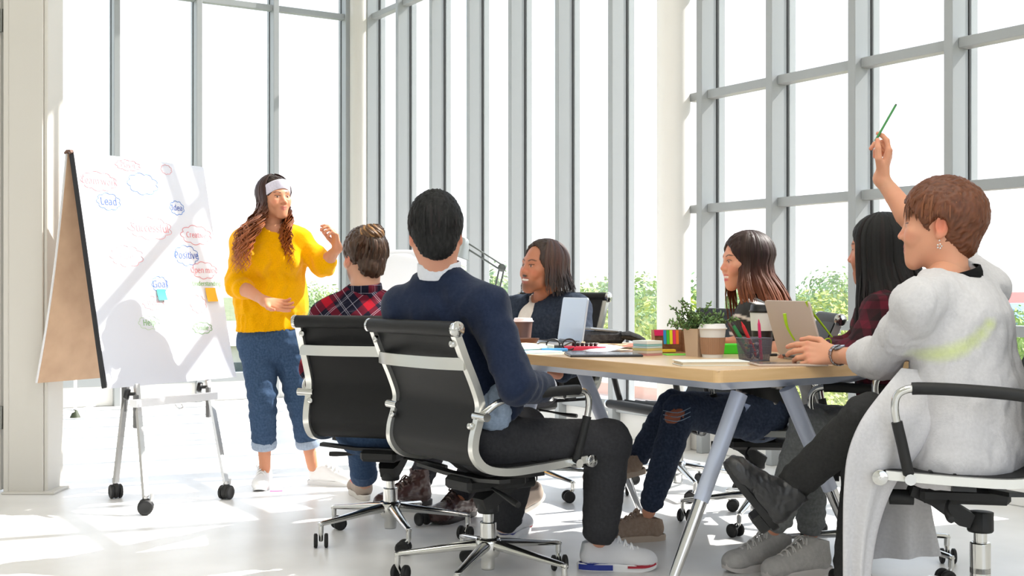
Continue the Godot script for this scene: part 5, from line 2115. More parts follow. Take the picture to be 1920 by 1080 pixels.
# ---- the woman with long black hair
func black_hair_woman() -> void:
	var t := person("smiling woman with very long straight black hair, burgundy plaid shirt and grey jeans", V(1640, 900, 4.2))
	var skin := Color(0.80, 0.56, 0.46)
	var J := {"N": V(1658, 545, 4.15), "C": V(1662, 610, 4.16), "W": V(1668, 710, 4.18), "P": V(1672, 800, 4.20),
		"sL": V(1655, 588, 3.99), "sR": V(1650, 580, 4.34), "eL": V(1606, 668, 3.93), "wL": V(1530, 660, 4.12), "eR": V(1602, 655, 4.40), "wR": V(1540, 655, 4.40),
		"hL": V(1655, 820, 4.10), "hR": V(1655, 812, 4.28), "kL": V(1518, 800, 4.06), "kR": V(1520, 792, 4.30), "aL": V(1452, 990, 4.12), "aR": V(1520, 1000, 4.30)}
	var hb := frame(Vector3(-0.86, -0.03, -0.48), Vector3(0.04, 1, 0))
	var hc := V(1650, 470, 4.12)
	var g := G()
	trunk(g, J, skin, 0.9, 0.85)
	head(g, hc, hb, {"size": 1.0, "skin": skin, "neck": J.N, "smile": 0.8, "ears": false, "lips": Color(0.75, 0.40, 0.38), "cell": 0.0034})
	hand(g, J.wL, Vector3(-0.8, 0.05, -0.5), Vector3(0, -1, 0), 1, [0.3, 0.4, 0.4, 0.4, 0.2], skin, 0.92, 0.12, J.wL - J.eL)
	hand(g, J.wR, Vector3(-0.9, 0.05, 0.2), Vector3(0, -1, 0), -1, [0.3, 0.4, 0.4, 0.4, 0.2], skin, 0.92, 0.12, J.wR - J.eR)
	put("body", g, skin_mat(), t)
	var n := 128
	var im := Image.create(n, n, false, Image.FORMAT_RGB8)
	for y in n:
		for x in n:
			var a := 1.0 if (x % 64) < 26 else 0.0
			var c := 1.0 if (y % 64) < 26 else 0.0
			im.set_pixel(x, y, Color(0.13, 0.06, 0.08).lerp(Color(0.42, 0.08, 0.17), (a + c) * 0.5))
	im.generate_mipmaps()
	var pm := StandardMaterial3D.new()
	pm.albedo_texture = ImageTexture.create_from_image(im)
	pm.uv1_triplanar = true
	pm.uv1_scale = Vector3.ONE * 8.0
	pm.roughness = 0.95
	g = top(J, {"sleeve": 0.93, "fat": 0.98, "arm": 1.0, "hem": J.P + Vector3(0, 0.02, 0), "neck": 0.06, "cell": 0.012})
	folds(g, 0.006, 8.0)
	put("plaid_shirt", g, pm, t)
	g = pants(J, {"thigh": 0.085, "knee": 0.064, "calf": 0.060, "cuff": 0.050, "to": 0.97, "cell": 0.011, "crease": 0.006})
	put("jeans", g, denim_mat(Color(0.47, 0.48, 0.48)), t)
	var gm := cloth(Color(0.72, 0.71, 0.70), 0.08, 20.0, 0.9, 0.4)
	var o := {"mat": gm, "color": Color.WHITE, "sole": M(Color(0.80, 0.78, 0.77), 0.7), "laces": M(Color(0.80, 0.79, 0.78), 0.8), "len": 0.27, "tall": 0.12}
	shoe(t, FL(1478, 1062), Vector3(-0.93, 0, 0.35), Vector3.UP, o)
	shoe(t, FL(1548, 1074) + Vector3(0, 0, 0.0), Vector3(-0.9, 0, 0.42), Vector3.UP, o)
	g = G()
	cap(g, hc, hb, 1.0, Color(0.17, 0.165, 0.165), {"grow": 0.012, "rough": 0.002, "open": Vector3(0.063, 0.112, 0.074)})
	locks(g, hc, hb, 1.0, {"n": 260, "drop": 0.38, "color": Color(0.17, 0.165, 0.165), "tip": Color(0.19, 0.18, 0.18), "face": 0.8, "thick": 0.0095, "lift": 0.12, "wave": 0.001, "spread": 0.06, "seed": 61, "tuck": 0.0, "pull": Vector3(0.04, 0, 0.02)})
	put("hair", g, hair_mat(0.6, 0.25), t)

# ---- the woman in the white blouse who raises her hand
func white_woman() -> void:
	var t := person("woman with short auburn hair in a long white blouse raising a green pencil", V(1790, 900, 3.42))
	var skin := Color(0.86, 0.62, 0.50)
	var J := {"N": V(1778, 515, 3.46), "C": V(1798, 600, 3.45), "W": V(1812, 735, 3.44), "P": V(1815, 845, 3.43),
		"sL": V(1722, 572, 3.30), "sR": V(1846, 540, 3.62), "eL": V(1657, 672, 3.48), "wL": V(1568, 666, 3.73), "eR": V(1722, 430, 3.78), "wR": V(1652, 334, 3.86),
		"hL": V(1790, 842, 3.42), "hR": V(1780, 845, 3.56), "kL": V(1630, 785, 3.38), "kR": V(1632, 805, 3.64), "aL": V(1478, 915, 3.62), "aR": V(1592, 1090, 3.58)}
	var hb := frame(Vector3(-0.90, 0.02, -0.40), Vector3(0.08, 1, 0))
	var hc := V(1762, 425, 3.48)
	var g := G()
	trunk(g, J, skin, 1.0, 0.95)
	head(g, hc, hb, {"size": 1.04, "skin": skin, "neck": J.N, "smile": 0.1, "lips": Color(0.72, 0.35, 0.33), "cell": 0.0032, "brow": Color(0.30, 0.20, 0.15)})
	hand(g, J.wL, Vector3(-0.96, 0.06, -0.20), Vector3(0.0, -0.42, -0.90), 1, [0.30, 0.42, 0.55, 0.65, 0.8], skin, 1.0, 0.12, J.wL - J.eL)
	var tips := hand(g, J.wR, Vector3(0.30, 0.95, 0.0), Vector3(-0.88, 0.28, -0.36), -1, [0.46, 0.95, 1.15, 1.25, 0.9], skin, 0.98, 0.12, J.wR - J.eR)
	put("body", g, skin_mat(), t)
	# blouse
	var lin_m := StandardMaterial3D.new()
	lin_m.vertex_color_use_as_albedo = true
	lin_m.albedo_texture = noise_tex(0.06, 256, 4, ramp(Color(0.93, 0.93, 0.93), Color(1, 1, 1)))
	lin_m.uv1_triplanar = true
	lin_m.uv1_scale = Vector3.ONE * 5.0
	lin_m.roughness = 0.9
	lin_m.metallic_specular = 0.2
	lin_m.backlight_enabled = true
	lin_m.backlight = Color(0.35, 0.35, 0.35)
	lin_m.normal_enabled = true
	lin_m.normal_texture = weave()
	lin_m.normal_scale = 0.3
	var white := Color(0.86, 0.855, 0.86)
	g = top(J, {"sleeveL": 0.42, "sleeveR": -0.35, "fat": 1.10, "arm": 0.96, "cuff": 0.054, "roll": 0.058, "hem": J.P + Vector3(0.0, -0.065, 0), "hemdir": Vector3(0.1, -1, 0), "neck": 0.080, "neckoff": Vector3(-0.01, 0.035, 0.0), "waist": 0.120, "hip": 0.142, "cell": 0.0105})
	folds(g, 0.008, 5.5, Vector3(1, 0.7, 1))
	folds(g, 0.004, 16.0, Vector3(1, 0.5, 1), 9)
	creases(g, J.eL, J.wL - J.eL, 0.20, 0.0035, 75.0)
	creases(g, J.sL, J.eL - J.sL, 0.16, 0.002, 60.0)
	# a printed pale green crescent across the back
	var sp := []
	var cres := frame(Vector3(0.35, 0, 0.94))
	for k in 7:
		var q := k / 6.0
		sp.append(spot(V(1752 + 95 * q, 668 - 10 * q - 50 * q * q, 3.27 + 0.05 * q), Vector3(0.032, 0.030 - 0.012 * absf(q - 0.4), 0.14), cres, Color(0.86, 0.90, 0.66), 0.9))
	paint(g, 0, white, sp)
	put("blouse", g, lin_m, t)
	# long panels that hang from the lap and behind the seat
	var panel := func(called: String, rows: Array, color: Color) -> void:
		var gg := G()
		var cols := 14
		var l := catmull(rows.map(func(r): return V(r[0], r[2], r[4])), 5)
		var r := catmull(rows.map(func(q): return V(q[1], q[3], q[5])), 5)
		for side in 2:
			var first := gg.v.size()
			for i in l.size():
				for k in cols + 1:
					var q := float(k) / cols
					var p: Vector3 = l[i].lerp(r[i], q)
					var drop := i / float(l.size() - 1)
					p += Vector3(0.1, 0, 1) * (0.030 * sin(q * PI) + 0.012 * drop * sin(q * 14.0 + 1.0) + 0.004 * side)
					gg.vert(p)
			for i in l.size() - 1:
				for k in cols:
					var a := first + i * (cols + 1) + k
					if side == 1:
						gg.quad(a, a + cols + 1, a + cols + 2, a + 1)
					else:
						gg.quad(a, a + 1, a + cols + 2, a + cols + 1)
		paint(gg, 0, color, [])
		put(called, gg, lin_m, t)
	panel.call("front_panel", [[1690, 1800, 690, 700, 3.36, 3.44], [1652, 1780, 735, 745, 3.28, 3.38], [1612, 1758, 790, 792, 3.24, 3.32], [1588, 1716, 850, 855, 3.25, 3.30], [1580, 1672, 920, 915, 3.28, 3.32], [1578, 1642, 1000, 1000, 3.30, 3.35], [1578, 1626, 1110, 1110, 3.32, 3.36]], white)
	panel.call("hanging_panel", [[1660, 1738, 850, 850, 3.66, 3.62], [1648, 1742, 930, 930, 3.68, 3.62], [1636, 1750, 1000, 985, 3.70, 3.62], [1622, 1762, 1046, 1040, 3.72, 3.62]], white)
	# black camisole at the neckline
	g = ring_cuff(J.N + Vector3(0.012, -0.004, 0.002), Vector3(-0.25, 1, 0.10), 0.080, 0.035, 0.006)
	put("camisole_edge", g, cloth(Color(0.08, 0.08, 0.085), 0.05, 30.0), t)
	g = pants(J, {"thigh": 0.084, "knee": 0.068, "calf": 0.062, "cuff": 0.050, "to": 0.98, "cell": 0.011, "fat": 0.8})
	put("trousers", g, cloth(Color(0.19, 0.19, 0.19), 0.05, 30.0), t)
	var bl := StandardMaterial3D.new()
	bl.albedo_color = Color(0.17, 0.17, 0.175)
	bl.roughness = 0.38
	var bo := {"mat": bl, "color": Color.WHITE, "sole": M(Color(0.075, 0.075, 0.08), 0.5), "len": 0.255, "tall": 0.14, "boot": true, "sole_h": 0.022, "wrinkle": 0.003}
	shoe(t, V(1442, 985, 3.60), Vector3(-0.62, 0.74, 0.24), Vector3(0.74, 0.62, 0.1), bo)
	var bt := t.get_child(t.get_child_count() - 1)
	g = G()
	g.box(Vector3(0, -0.014, 0.03), Vector3(0.056, 0.036, 0.06), 0.006)
	obj("heel", g, M(Color(0.075, 0.075, 0.08), 0.5), bt)
	var fr := Vector3(J.aR.x, 0.0, J.aR.z)
	shoe(t, fr + Vector3(0.05, 0.0, 0), Vector3(-0.95, 0, 0.2), Vector3.UP, bo)
	# earring, watch
	g = G()
	var ear := hc + off(hb, 0.085, -0.048, -0.006) * 1.04
	for k in 5:
		g.ellipsoid(ear + Vector3(0.006 * cos(k * 1.26), -0.012 + 0.006 * sin(k * 1.26), 0.004), Vector3.ONE * 0.0032, Basis(), 5, 8)
	g.ellipsoid(ear + Vector3(0, 0.004, 0.004), Vector3.ONE * 0.003, Basis(), 5, 8)
	put("earring", g, M(Color(0.85, 0.82, 0.80), 0.15, 0.9), t)
	g = G()
	var wd: Vector3 = (J.wL - J.eL).normalized()
	var wc: Vector3 = J.wL - wd * 0.012
	var wb := frame(Vector3.UP.cross(wd), wd)
	for k in 18:
		var a := TAU * k / 18.0
		g.box(wc + wb * Vector3(cos(a) * 0.0305, 0, sin(a) * 0.0305), Vector3(0.010, 0.017, 0.004), 0.0012, wb * Basis(Vector3.UP, -a + PI / 2))
	var ws := put("watch_band", g, M(Color(0.62, 0.62, 0.64), 0.25, 0.95), t)
	g = G()
	g.lathe([Vector2(0.0, 0.0), Vector2(0.0165, 0.0), Vector2(0.0175, 0.004), Vector2(0.0155, 0.008), Vector2(0.0, 0.0085)], 20, Transform3D(Basis(wd, Vector3(-0.1, 0.75, 0.65).normalized(), wd.cross(Vector3(-0.1, 0.75, 0.65)).normalized()), wc + Vector3(-0.002, 0.022, 0.021)))
	g.shift(-t.position)
	obj("watch_case", g, M(Color(0.50, 0.50, 0.52), 0.2, 0.9), ws)
	# short auburn hair
	g = G()
	var auburn := Color(0.40, 0.23, 0.14)
	cap(g, hc, hb, 1.04, auburn, {"grow": 0.017, "crown": 1.5, "rough": 0.004, "freq": 85.0, "add": [[Vector3(0, 0.035, -0.075), Vector3(0.068, 0.070, 0.050)], [Vector3(0, -0.04, -0.062), Vector3(0.056, 0.05, 0.040)]], "open": Vector3(0.095, 0.108, 0.088), "carve": [[Vector3(0.088, -0.022, 0.0), Vector3(0.024, 0.042, 0.034)], [Vector3(-0.088, -0.022, 0.0), Vector3(0.024, 0.042, 0.034)]]})
	locks(g, hc, hb, 1.04, {"n": 700, "drop": 0.012, "color": Color(0.46, 0.28, 0.17), "tip": Color(0.36, 0.22, 0.14), "face": 0.40, "thick": 0.0036, "lift": 0.17, "stop_least": 0.4, "stop": 1.75, "seed": 71, "spread": 0.0, "tuck": 0.0})
	put("hair", g, hair_mat(0.45), t)
	# the pencil in the raised hand, the glasses in the other
	var pc: Vector3 = tips[0].lerp(tips[4], 0.5)
	var pe := V(1679, 198, -pc.z + 0.01)
	var pd := (pe - pc).normalized()

	g = G()
	g.sweep([pc - pd * 0.015, pe], 0.0037, 6)
	var pen := obj("pencil", g, M(Color(0.22, 0.52, 0.25), 0.5), self)
	tag(pen, "green pencil held up in the raised hand of the woman in the white blouse", "pencil")
	g = G()
	g.sweep([pe, pe + pd * 0.005], [0.0037, 0.003], 6)
	obj("pencil_end", g, M(Color(0.25, 0.3, 0.25), 0.6), pen)
	var gl := thing("glasses", "lime green eyeglasses held open in the hand with the watch", "glasses")
	var lime := M(Color(0.66, 0.80, 0.12), 0.35)
	var f1 := V(1490, 638, 3.74)
	var f2 := V(1560, 632, 3.90)
	g = G()
	var tp := catmull([V(1471, 588, 3.68), V(1474, 606, 3.69), V(1479, 620, 3.71), f1], 5)
	var rr := []
	for k in tp.size():
		rr.append(Vector2(0.0026, lerpf(0.0055, 0.0028, k / float(tp.size() - 1))))
	g.sweep(tp, rr, 8, Vector3(1, 0, 0.2))
	obj("temple", g, lime, gl)
	g = G()
	tp = catmull([V(1512, 565, 3.85), V(1522, 584, 3.86), V(1538, 604, 3.88), f2], 5)
	g.sweep(tp, rr, 8, Vector3(1, 0, 0.2))
	obj("temple", g, lime, gl)
	g = G()
	for q in [0.27, 0.73]:
		var c := f1.lerp(f2, q) + Vector3(0.018, -0.022, -0.02)
		var ax := (f2 - f1).normalized()
		var u := Vector3(0.25, 0.9, 0).normalized()
		var loop := []
		for k in 20:
			var a := TAU * k / 20.0
			loop.append(c + ax * cos(a) * 0.028 + u * sin(a) * 0.020)
		loop.append(loop[0])
		g.sweep(loop, 0.0022, 6, Vector3(1, 0, 0))
	obj("frame_rim", g, lime, gl)
# ---------------------------------------------------------------- things on the table
func flat_xf(at: Vector3, yaw: float) -> Transform3D:
	return Transform3D(Basis(Vector3.UP, yaw), at)

func paper_cup(called: String, label: String, at: Vector3, h: float, r: float, body: Material, sleeve: Material, lid: Material) -> void:
	var t := thing(called, label, "cup", flat_xf(at, 0.4))
	var g := G()
	g.lathe([Vector2(0, 0.003), Vector2(r * 0.70, 0.003), Vector2(r * 0.72, 0), Vector2(r * 0.74, 0.0), Vector2(r * 0.97, h * 0.86)], 36)
	obj("cup_body", g, body, t)
	if sleeve:
		g = G()
		var y0 := h * 0.10
		var y1 := h * 0.60
		# corrugated sleeve
		for j in 2:
			for k in 145:
				var a := TAU * k / 144.0
				var y := y0 if j == 0 else y1
				var rr := lerpf(r * 0.74, r * 0.97, y / (h * 0.86)) + 0.0018 + 0.0008 * cos(k * PI * 0.5)
				g.vert(Vector3(rr * cos(a), y, rr * sin(a)))
		for k in 144:
			g.quad(k, k + 145, k + 146, k + 1)
		obj("cup_sleeve", g, sleeve, t)
	g = G()
	g.lathe([Vector2(r * 0.97, h * 0.845), Vector2(r * 1.06, h * 0.845), Vector2(r * 1.07, h * 0.86), Vector2(r * 1.06, h * 0.885), Vector2(r * 1.06, h * 0.885), Vector2(r * 0.99, h * 0.89), Vector2(r * 0.93, h * 0.975), Vector2(r * 0.90, h), Vector2(r * 0.82, h), Vector2(r * 0.80, h * 0.965), Vector2(0, h * 0.96)], 36)
	obj("cup_lid", g, lid, t)

func laptop(label: String, hinge_a: Vector3, hinge_b: Vector3, top: Vector3, depth: float, shell: Material, face: Material) -> void:
	var x := (hinge_b - hinge_a)
	var w := x.length()
	x = x.normalized()
	var t := thing("laptop", label, "laptop", Transform3D(Basis(x, Vector3.UP, x.cross(Vector3.UP)), hinge_a.lerp(hinge_b, 0.5)), "open laptops")
	var inv := t.transform.affine_inverse()
	var up: Vector3 = (inv * top)
	up.x = 0.0
	var hh := up.length()
	up = up.normalized()
	var n := Vector3.RIGHT.cross(up)
	var lid := Basis(Vector3.RIGHT, up, n)
	var g := G()
	g.prism(rounded_rect(w, hh, 0.012), 0.006, Transform3D(lid, up * (hh / 2 + 0.006) + Vector3(0, 0.008, 0) - n * 0.003))
	var l := obj("lid", g, shell, t)
	# the base lies on the side the screen faces
	var sgn := -1.0 if up.z > 0.0 else 1.0
	g = G()
	g.prism(rounded_rect(w - 0.008, hh - 0.009, 0.008), 0.001, Transform3D(lid, up * (hh / 2 + 0.006) + Vector3(0, 0.008, 0) + n * ((0.0031 if sgn > 0 else -0.0041))))
	obj("screen", g, face, l)
	g = G()
	g.prism(rounded_rect(w, depth, 0.012), 0.013, Transform3D(Basis(Vector3.RIGHT, Vector3(0, 0, -1), Vector3.UP), Vector3(0, 0.001, sgn * depth / 2)))
	obj("base", g, shell, t)
	g = G()
	for r in 5:
		for c in 13:
			g.box(Vector3((c - 6) * w * 0.066, 0.0148, sgn * depth * (0.16 + 0.075 * r)), Vector3(w * 0.056, 0.0016, depth * 0.058), 0.0005)
	var kb := obj("keyboard", g, M(Color(0.08, 0.08, 0.085), 0.5), t)
	kb.set_meta("kind", "stuff")
	g = G()
	g.rod(Vector3(-w * 0.4, 0.012, 0), Vector3(w * 0.4, 0.012, 0), 0.006)
	obj("hinge", g, M(Color(0.2, 0.2, 0.2), 0.4), t)

func stick(called: String, label: String, cat: String, a: Vector3, b: Vector3, r: float, m: Material, tip: Material = null, group := "") -> Node3D:
	var g := G()
	var d := (b - a).normalized()
	g.sweep([a, a + d * 0.001, b - d * 0.018, b - d * 0.001], [r * 0.8, r, r, r * 0.9], 10, Vector3.UP if absf(d.y) < 0.9 else Vector3.RIGHT)
	var o := obj(called, g, m)
	tag(o, label, cat, group)
	g = G()
	g.sweep([b - d * 0.002, b + d * 0.010, b + d * 0.014], [r * 0.8, r * 0.35, r * 0.15], 8, Vector3.UP if absf(d.y) < 0.9 else Vector3.RIGHT)
	obj("tip", g, tip if tip else m, o)
	return o

func sheet(called: String, label: String, cat: String, at: Vector3, w: float, d: float, yaw: float, thick: float, m: Material, curl := 0.0) -> MeshInstance3D:
	var g := G()
	if curl > 0.0:
		for side in 2:
			var first := g.v.size()
			for i in 9:
				for k in 9:
					var u := i / 8.0 - 0.5
					var v := k / 8.0 - 0.5
					var y := curl * (0.5 + 0.5 * sin(u * 5.0 + 0.6)) * (0.4 + absf(v)) + thick * (1 - side)
					g.vert(Vector3(u * w, y, v * d))
			for i in 8:
				for k in 8:
					var a := first + i * 9 + k
					if side == 0:
						g.quad(a, a + 1, a + 10, a + 9)
					else:
						g.quad(a, a + 9, a + 10, a + 1)
	else:
		g.box(Vector3(0, thick / 2, 0), Vector3(w, thick, d), minf(thick * 0.3, 0.003))
	var o := obj(called, g, m)
	o.transform = flat_xf(at, yaw)
	tag(o, label, cat)
	return o

const YAW := 0.5545     # the table's turn on the plan

func build_table_things() -> void:
	var kraft := StandardMaterial3D.new()
	kraft.albedo_texture = noise_tex(0.05, 128, 4, ramp(Color(0.58, 0.40, 0.27), Color(0.68, 0.49, 0.35)))
	kraft.uv1_triplanar = true
	kraft.uv1_scale = Vector3.ONE * 8.0
	kraft.roughness = 0.85
	var white := M(Color(0.91, 0.91, 0.90), 0.55)
	var sleeve := M(Color(0.66, 0.51, 0.40), 0.85)
	paper_cup("coffee_cup", "white lidded paper cup with a ribbed brown sleeve beside the potted plant", T(1336, 670), 0.116, 0.047, white, sleeve, M(Color(0.93, 0.92, 0.91), 0.4))
	paper_cup("coffee_cup", "brown paper cup with a white lid before the man in the denim jacket", T(981, 642), 0.108, 0.043, M(Color(0.36, 0.25, 0.22), 0.6), null, M(Color(0.93, 0.87, 0.87), 0.4))
	paper_cup("coffee_cup", "tall dark cup with a white band and black lid behind the mesh pen holder", T(1429, 664), 0.180, 0.044, M(Color(0.12, 0.10, 0.10), 0.45), null, M(Color(0.07, 0.07, 0.07), 0.35))
	var tall := get_child(get_child_count() - 1)
	var g := G()
	g.lathe([Vector2(0.0375, 0.085), Vector2(0.0392, 0.086), Vector2(0.0438, 0.150), Vector2(0.042, 0.151)], 36)
	obj("white_band", g, white, tall)
	# wooden tray dish by the far cup
	var t := thing("dish", "shallow curved brown wooden dish beside the brown paper cup", "dish", flat_xf(T(978, 650), 0.5))
	g = G()
	g.lathe([Vector2(0.0, 0.004), Vector2(0.035, 0.004), Vector2(0.05, 0.008), Vector2(0.075, 0.034), Vector2(0.079, 0.034), Vector2(0.06, 0.006), Vector2(0.035, 0.0), Vector2(0, 0)], 36, Transform3D(Basis.from_scale(Vector3(1.0, 1.0, 0.7)), Vector3.ZERO))
	obj("bowl", g, M(Color(0.45, 0.29, 0.22), 0.4), t)
	# books and blue folder near the man in navy
	sheet("book", "pale yellow closed book on the table edge by the navy sleeve", "book", T(982, 657, 0.008), 0.15, 0.20, YAW, 0.016, M(Color(0.90, 0.87, 0.76), 0.7))
	sheet("folder", "light blue folder under the pale yellow book", "folder", T(980, 660), 0.19, 0.24, YAW + 0.1, 0.006, M(Color(0.62, 0.80, 0.90), 0.6))
	sheet("marker_box", "bright blue flat box lying beside the black glasses", "box", T(1040, 659), 0.10, 0.03, YAW - 0.6, 0.012, M(Color(0.25, 0.55, 0.80), 0.5))
	laptop("open laptop before the man in the denim jacket, its pale blue screen showing", T(1046, 642), T(1092, 648), T(1046, 642).lerp(T(1092, 648), 0.5) + Vector3(0.0, 0, 0) + (V(1090, 565, 5.2) - V(1070, 645, 5.25)), 0.21, M(Color(0.74, 0.79, 0.85), 0.35, 0.3), M(Color(0.68, 0.76, 0.86), 0.3))
	laptop("beige silver laptop behind the hand with the watch, its plain lid towards the camera", T(1462, 671), T(1547, 682), T(1462, 671).lerp(T(1547, 682), 0.5) + Vector3(-0.052, 0.184, 0.012), 0.21, M(Color(0.80, 0.735, 0.69), 0.6), M(Color(0.05, 0.055, 0.065), 0.2))
	# black eyeglasses
	var gl := thing("eyeglasses", "black rimmed eyeglasses lying before the far laptop", "glasses", flat_xf(T(1052, 658), 0.35))
	var black := M(Color(0.07, 0.07, 0.075), 0.35)
	for s in [-1.0, 1.0]:
		g = G()
		var loop := []
		for k in 24:
			var a := TAU * k / 24.0
			loop.append(Vector3(s * 0.033 + 0.027 * cos(a), 0.024 + 0.021 * sin(a), 0.0))
		loop.append(loop[0])
		g.sweep(loop, 0.0032, 6, Vector3.BACK)
		obj("rim", g, black, gl)
		g = G()
		g.sweep(catmull([Vector3(s * 0.062, 0.034, 0), Vector3(s * 0.066, 0.03, -0.05), Vector3(s * 0.064, 0.016, -0.11), Vector3(s * 0.06, 0.004, -0.135)], 4), 0.0028, 6)
		obj("temple", g, black, gl)
	g = G()
	g.sweep([Vector3(-0.007, 0.028, 0), Vector3(0, 0.031, 0.001), Vector3(0.007, 0.028, 0)], 0.003, 6)
	obj("bridge", g, black, gl)
	# cable coil
	g = G()
	var coil := []
	for k in 60:
		var a := k * 0.42
		coil.append(Vector3(0.05 * cos(a) + 0.0006 * k, 0.004 + 0.00012 * k, 0.024 * sin(a) - 0.0005 * k))
	g.sweep(coil, 0.0025, 6)
	var cb := obj("cable", g, M(Color(0.14, 0.15, 0.16), 0.5))
	cb.transform = flat_xf(T(1028, 655), 0.2)
	tag(cb, "dark thin cable coiled by the black eyeglasses", "cable")
	# phone, pens, papers in the middle of the table
	sheet("phone", "dark phone lying in front of the red pencil case", "phone", T(1079, 663), 0.07, 0.13, YAW - 0.7, 0.008, M(Color(0.12, 0.10, 0.12), 0.25))
	var pcs := sheet("pencil_case", "pink and red flat pencil case in the middle of the table", "pencil case", T(1098, 657), 0.17, 0.07, -0.25, 0.016, M(Color(0.86, 0.22, 0.33), 0.6))
	for k in 6:
		g = G()
		g.box(Vector3(-0.05 + 0.017 * k, 0.022, -0.02), Vector3(0.011, 0.012, 0.03), 0.002)
		obj("zip_tooth", g, M(Color(0.14, 0.07, 0.08), 0.5), pcs)
	sheet("paper", "crumpled white paper sheets behind the dark tablet", "paper", T(1145, 659), 0.21, 0.15, YAW, 0.002, M(Color(0.88, 0.88, 0.91), 0.8), 0.022)
	sheet("paper", "flat white paper sheet partly under the dark tablet", "paper", T(1165, 664), 0.24, 0.17, YAW - 0.2, 0.002, M(Color(0.93, 0.93, 0.94), 0.8))
	sheet("paper", "white paper strip beyond the pencil case", "paper", T(1110, 650), 0.22, 0.12, YAW + 0.3, 0.002, M(Color(0.93, 0.90, 0.86), 0.8), 0.01)
	sheet("notebook", "red and white folded leaflet beyond the sticky note cube", "leaflet", T(1196, 652), 0.16, 0.10, YAW + 0.2, 0.003, M(Color(0.86, 0.36, 0.28), 0.7), 0.014)
	var tb := sheet("tablet", "dark slim tablet with a grey screen on the near table edge", "tablet", T(1131, 667), 0.255, 0.175, YAW - 0.48, 0.008, M(Color(0.13, 0.14, 0.16), 0.3))
	g = G()
	g.box(Vector3(0, 0.0085, 0), Vector3(0.245, 0.001, 0.165))
	obj("screen", g, M(Color(0.50, 0.53, 0.58), 0.18), tb)
	stick("pen", "pale wooden pen pointing at the sticky note cube", "pen", T(1163, 665, 0.006), T(1192, 664, 0.006), 0.005, M(Color(0.80, 0.66, 0.55), 0.6))
	stick("marker", "short thick dusty pink marker before the sticky note cube", "marker", T(1194, 664, 0.010), T(1216, 664, 0.010), 0.0095, M(Color(0.78, 0.52, 0.50), 0.6))
	stick("pen", "yellow pencil lying left of the pencil case", "pen", T(1058, 655, 0.005), T(1084, 654, 0.005), 0.004, M(Color(0.90, 0.66, 0.15), 0.5))
	stick("pen", "dark pen at the far edge left of the black bag", "pen", T(1068, 648, 0.005), T(1120, 646, 0.005), 0.004, M(Color(0.30, 0.24, 0.20), 0.5))
	# black bag
	t = thing("bag", "soft black camera bag at the far right corner of the table", "bag", flat_xf(T(1136, 643), 0.2))
	g = G()
	g.box(Vector3(-0.01, 0.026, 0), Vector3(0.17, 0.052, 0.10), 0.014)
	obj("bag_body", g, cloth(Color(0.19, 0.19, 0.20), 0.1, 20.0), t)
	g = G()
	g.box(Vector3(-0.018, 0.058, 0), Vector3(0.135, 0.012, 0.09), 0.005, Basis(Vector3(0, 0, 1), -0.10))
	obj("bag_lid", g, M(Color(0.42, 0.44, 0.46), 0.5), t)
	g = G()
	g.sweep([Vector3(0.05, 0.036, 0.055), Vector3(0.085, 0.034, 0.06), Vector3(0.125, 0.020, 0.065), Vector3(0.15, 0.012, 0.065)], [Vector2(0.03, 0.012), Vector2(0.034, 0.018), Vector2(0.034, 0.016), Vector2(0.026, 0.009)], 10)
	folds(g, 0.004, 30.0)
	obj("strap", g, cloth(Color(0.14, 0.14, 0.145), 0.1, 20.0), t)
	# cube of coloured notes
	var cube := thing("note_cube", "cube of pastel coloured sticky notes beside the cardboard organizer", "sticky notes", flat_xf(T(1214, 666), YAW + 0.1))
	var y := 0.0
	for c in [[Color(0.78, 0.55, 0.53), 0.008], [Color(0.86, 0.80, 0.72), 0.009], [Color(0.84, 0.76, 0.50), 0.009], [Color(0.80, 0.85, 0.84), 0.007], [Color(0.58, 0.76, 0.75), 0.008], [Color(0.93, 0.93, 0.90), 0.012]]:
		g = G()
		g.box(Vector3(0, y + c[1] / 2, 0), Vector3(0.075 + 0.001 * sin(y * 900), c[1] - 0.0006, 0.075), 0.0004)
		obj("note_block", g, M(c[0], 0.8), cube)
		y += c[1]
	# cardboard organizer with page flags
	var org := thing("desk_organizer", "open brown cardboard organizer holding coloured page flags", "organizer", flat_xf(T(1258, 662), 0.12))
	g = G()
	g.box(Vector3(0, 0.0015, -0.02), Vector3(0.115, 0.003, 0.075))
	g.box(Vector3(0, 0.043, -0.057), Vector3(0.115, 0.083, 0.003))
	obj("back_panel", g, kraft, org)
	for x in [-0.057, 0.057]:
		g = G()
		g.prism(PackedVector2Array([Vector2(0.018, 0), Vector2(-0.058, 0), Vector2(-0.058, 0.085), Vector2(-0.03, 0.085)]), 0.003, Transform3D(Basis(Vector3(0, 0, 1), Vector3.UP, Vector3(-1, 0, 0)), Vector3(x, 0, 0)))
		obj("side_panel", g, kraft, org)
	var fl := [Color(0.12, 0.55, 0.80), Color(0.25, 0.75, 0.18), Color(0.93, 0.88, 0.10), Color(0.92, 0.15, 0.42), Color(0.98, 0.45, 0.12)]
	for k in 5:
		g = G()
		g.box(Vector3.ZERO, Vector3(0.0105, 0.052, 0.002), 0.0004)
		var o := obj("page_flag", g, M(fl[k], 0.6))
		o.transform = org.transform * Transform3D(Basis(Vector3.RIGHT, -0.12), Vector3(-0.018 + 0.0118 * k, 0.058, -0.020))
		tag(o, ["blue", "green", "yellow", "magenta", "orange"][k] + " page flag strip standing in the cardboard organizer", "page flag", "page flags in the organizer")
	g = G()
	g.box(Vector3(-0.035, 0.073, -0.051), Vector3(0.035, 0.022, 0.004))
	var pk := obj("note_pad", g, M(Color(0.94, 0.14, 0.42), 0.7))
	pk.transform = org.transform
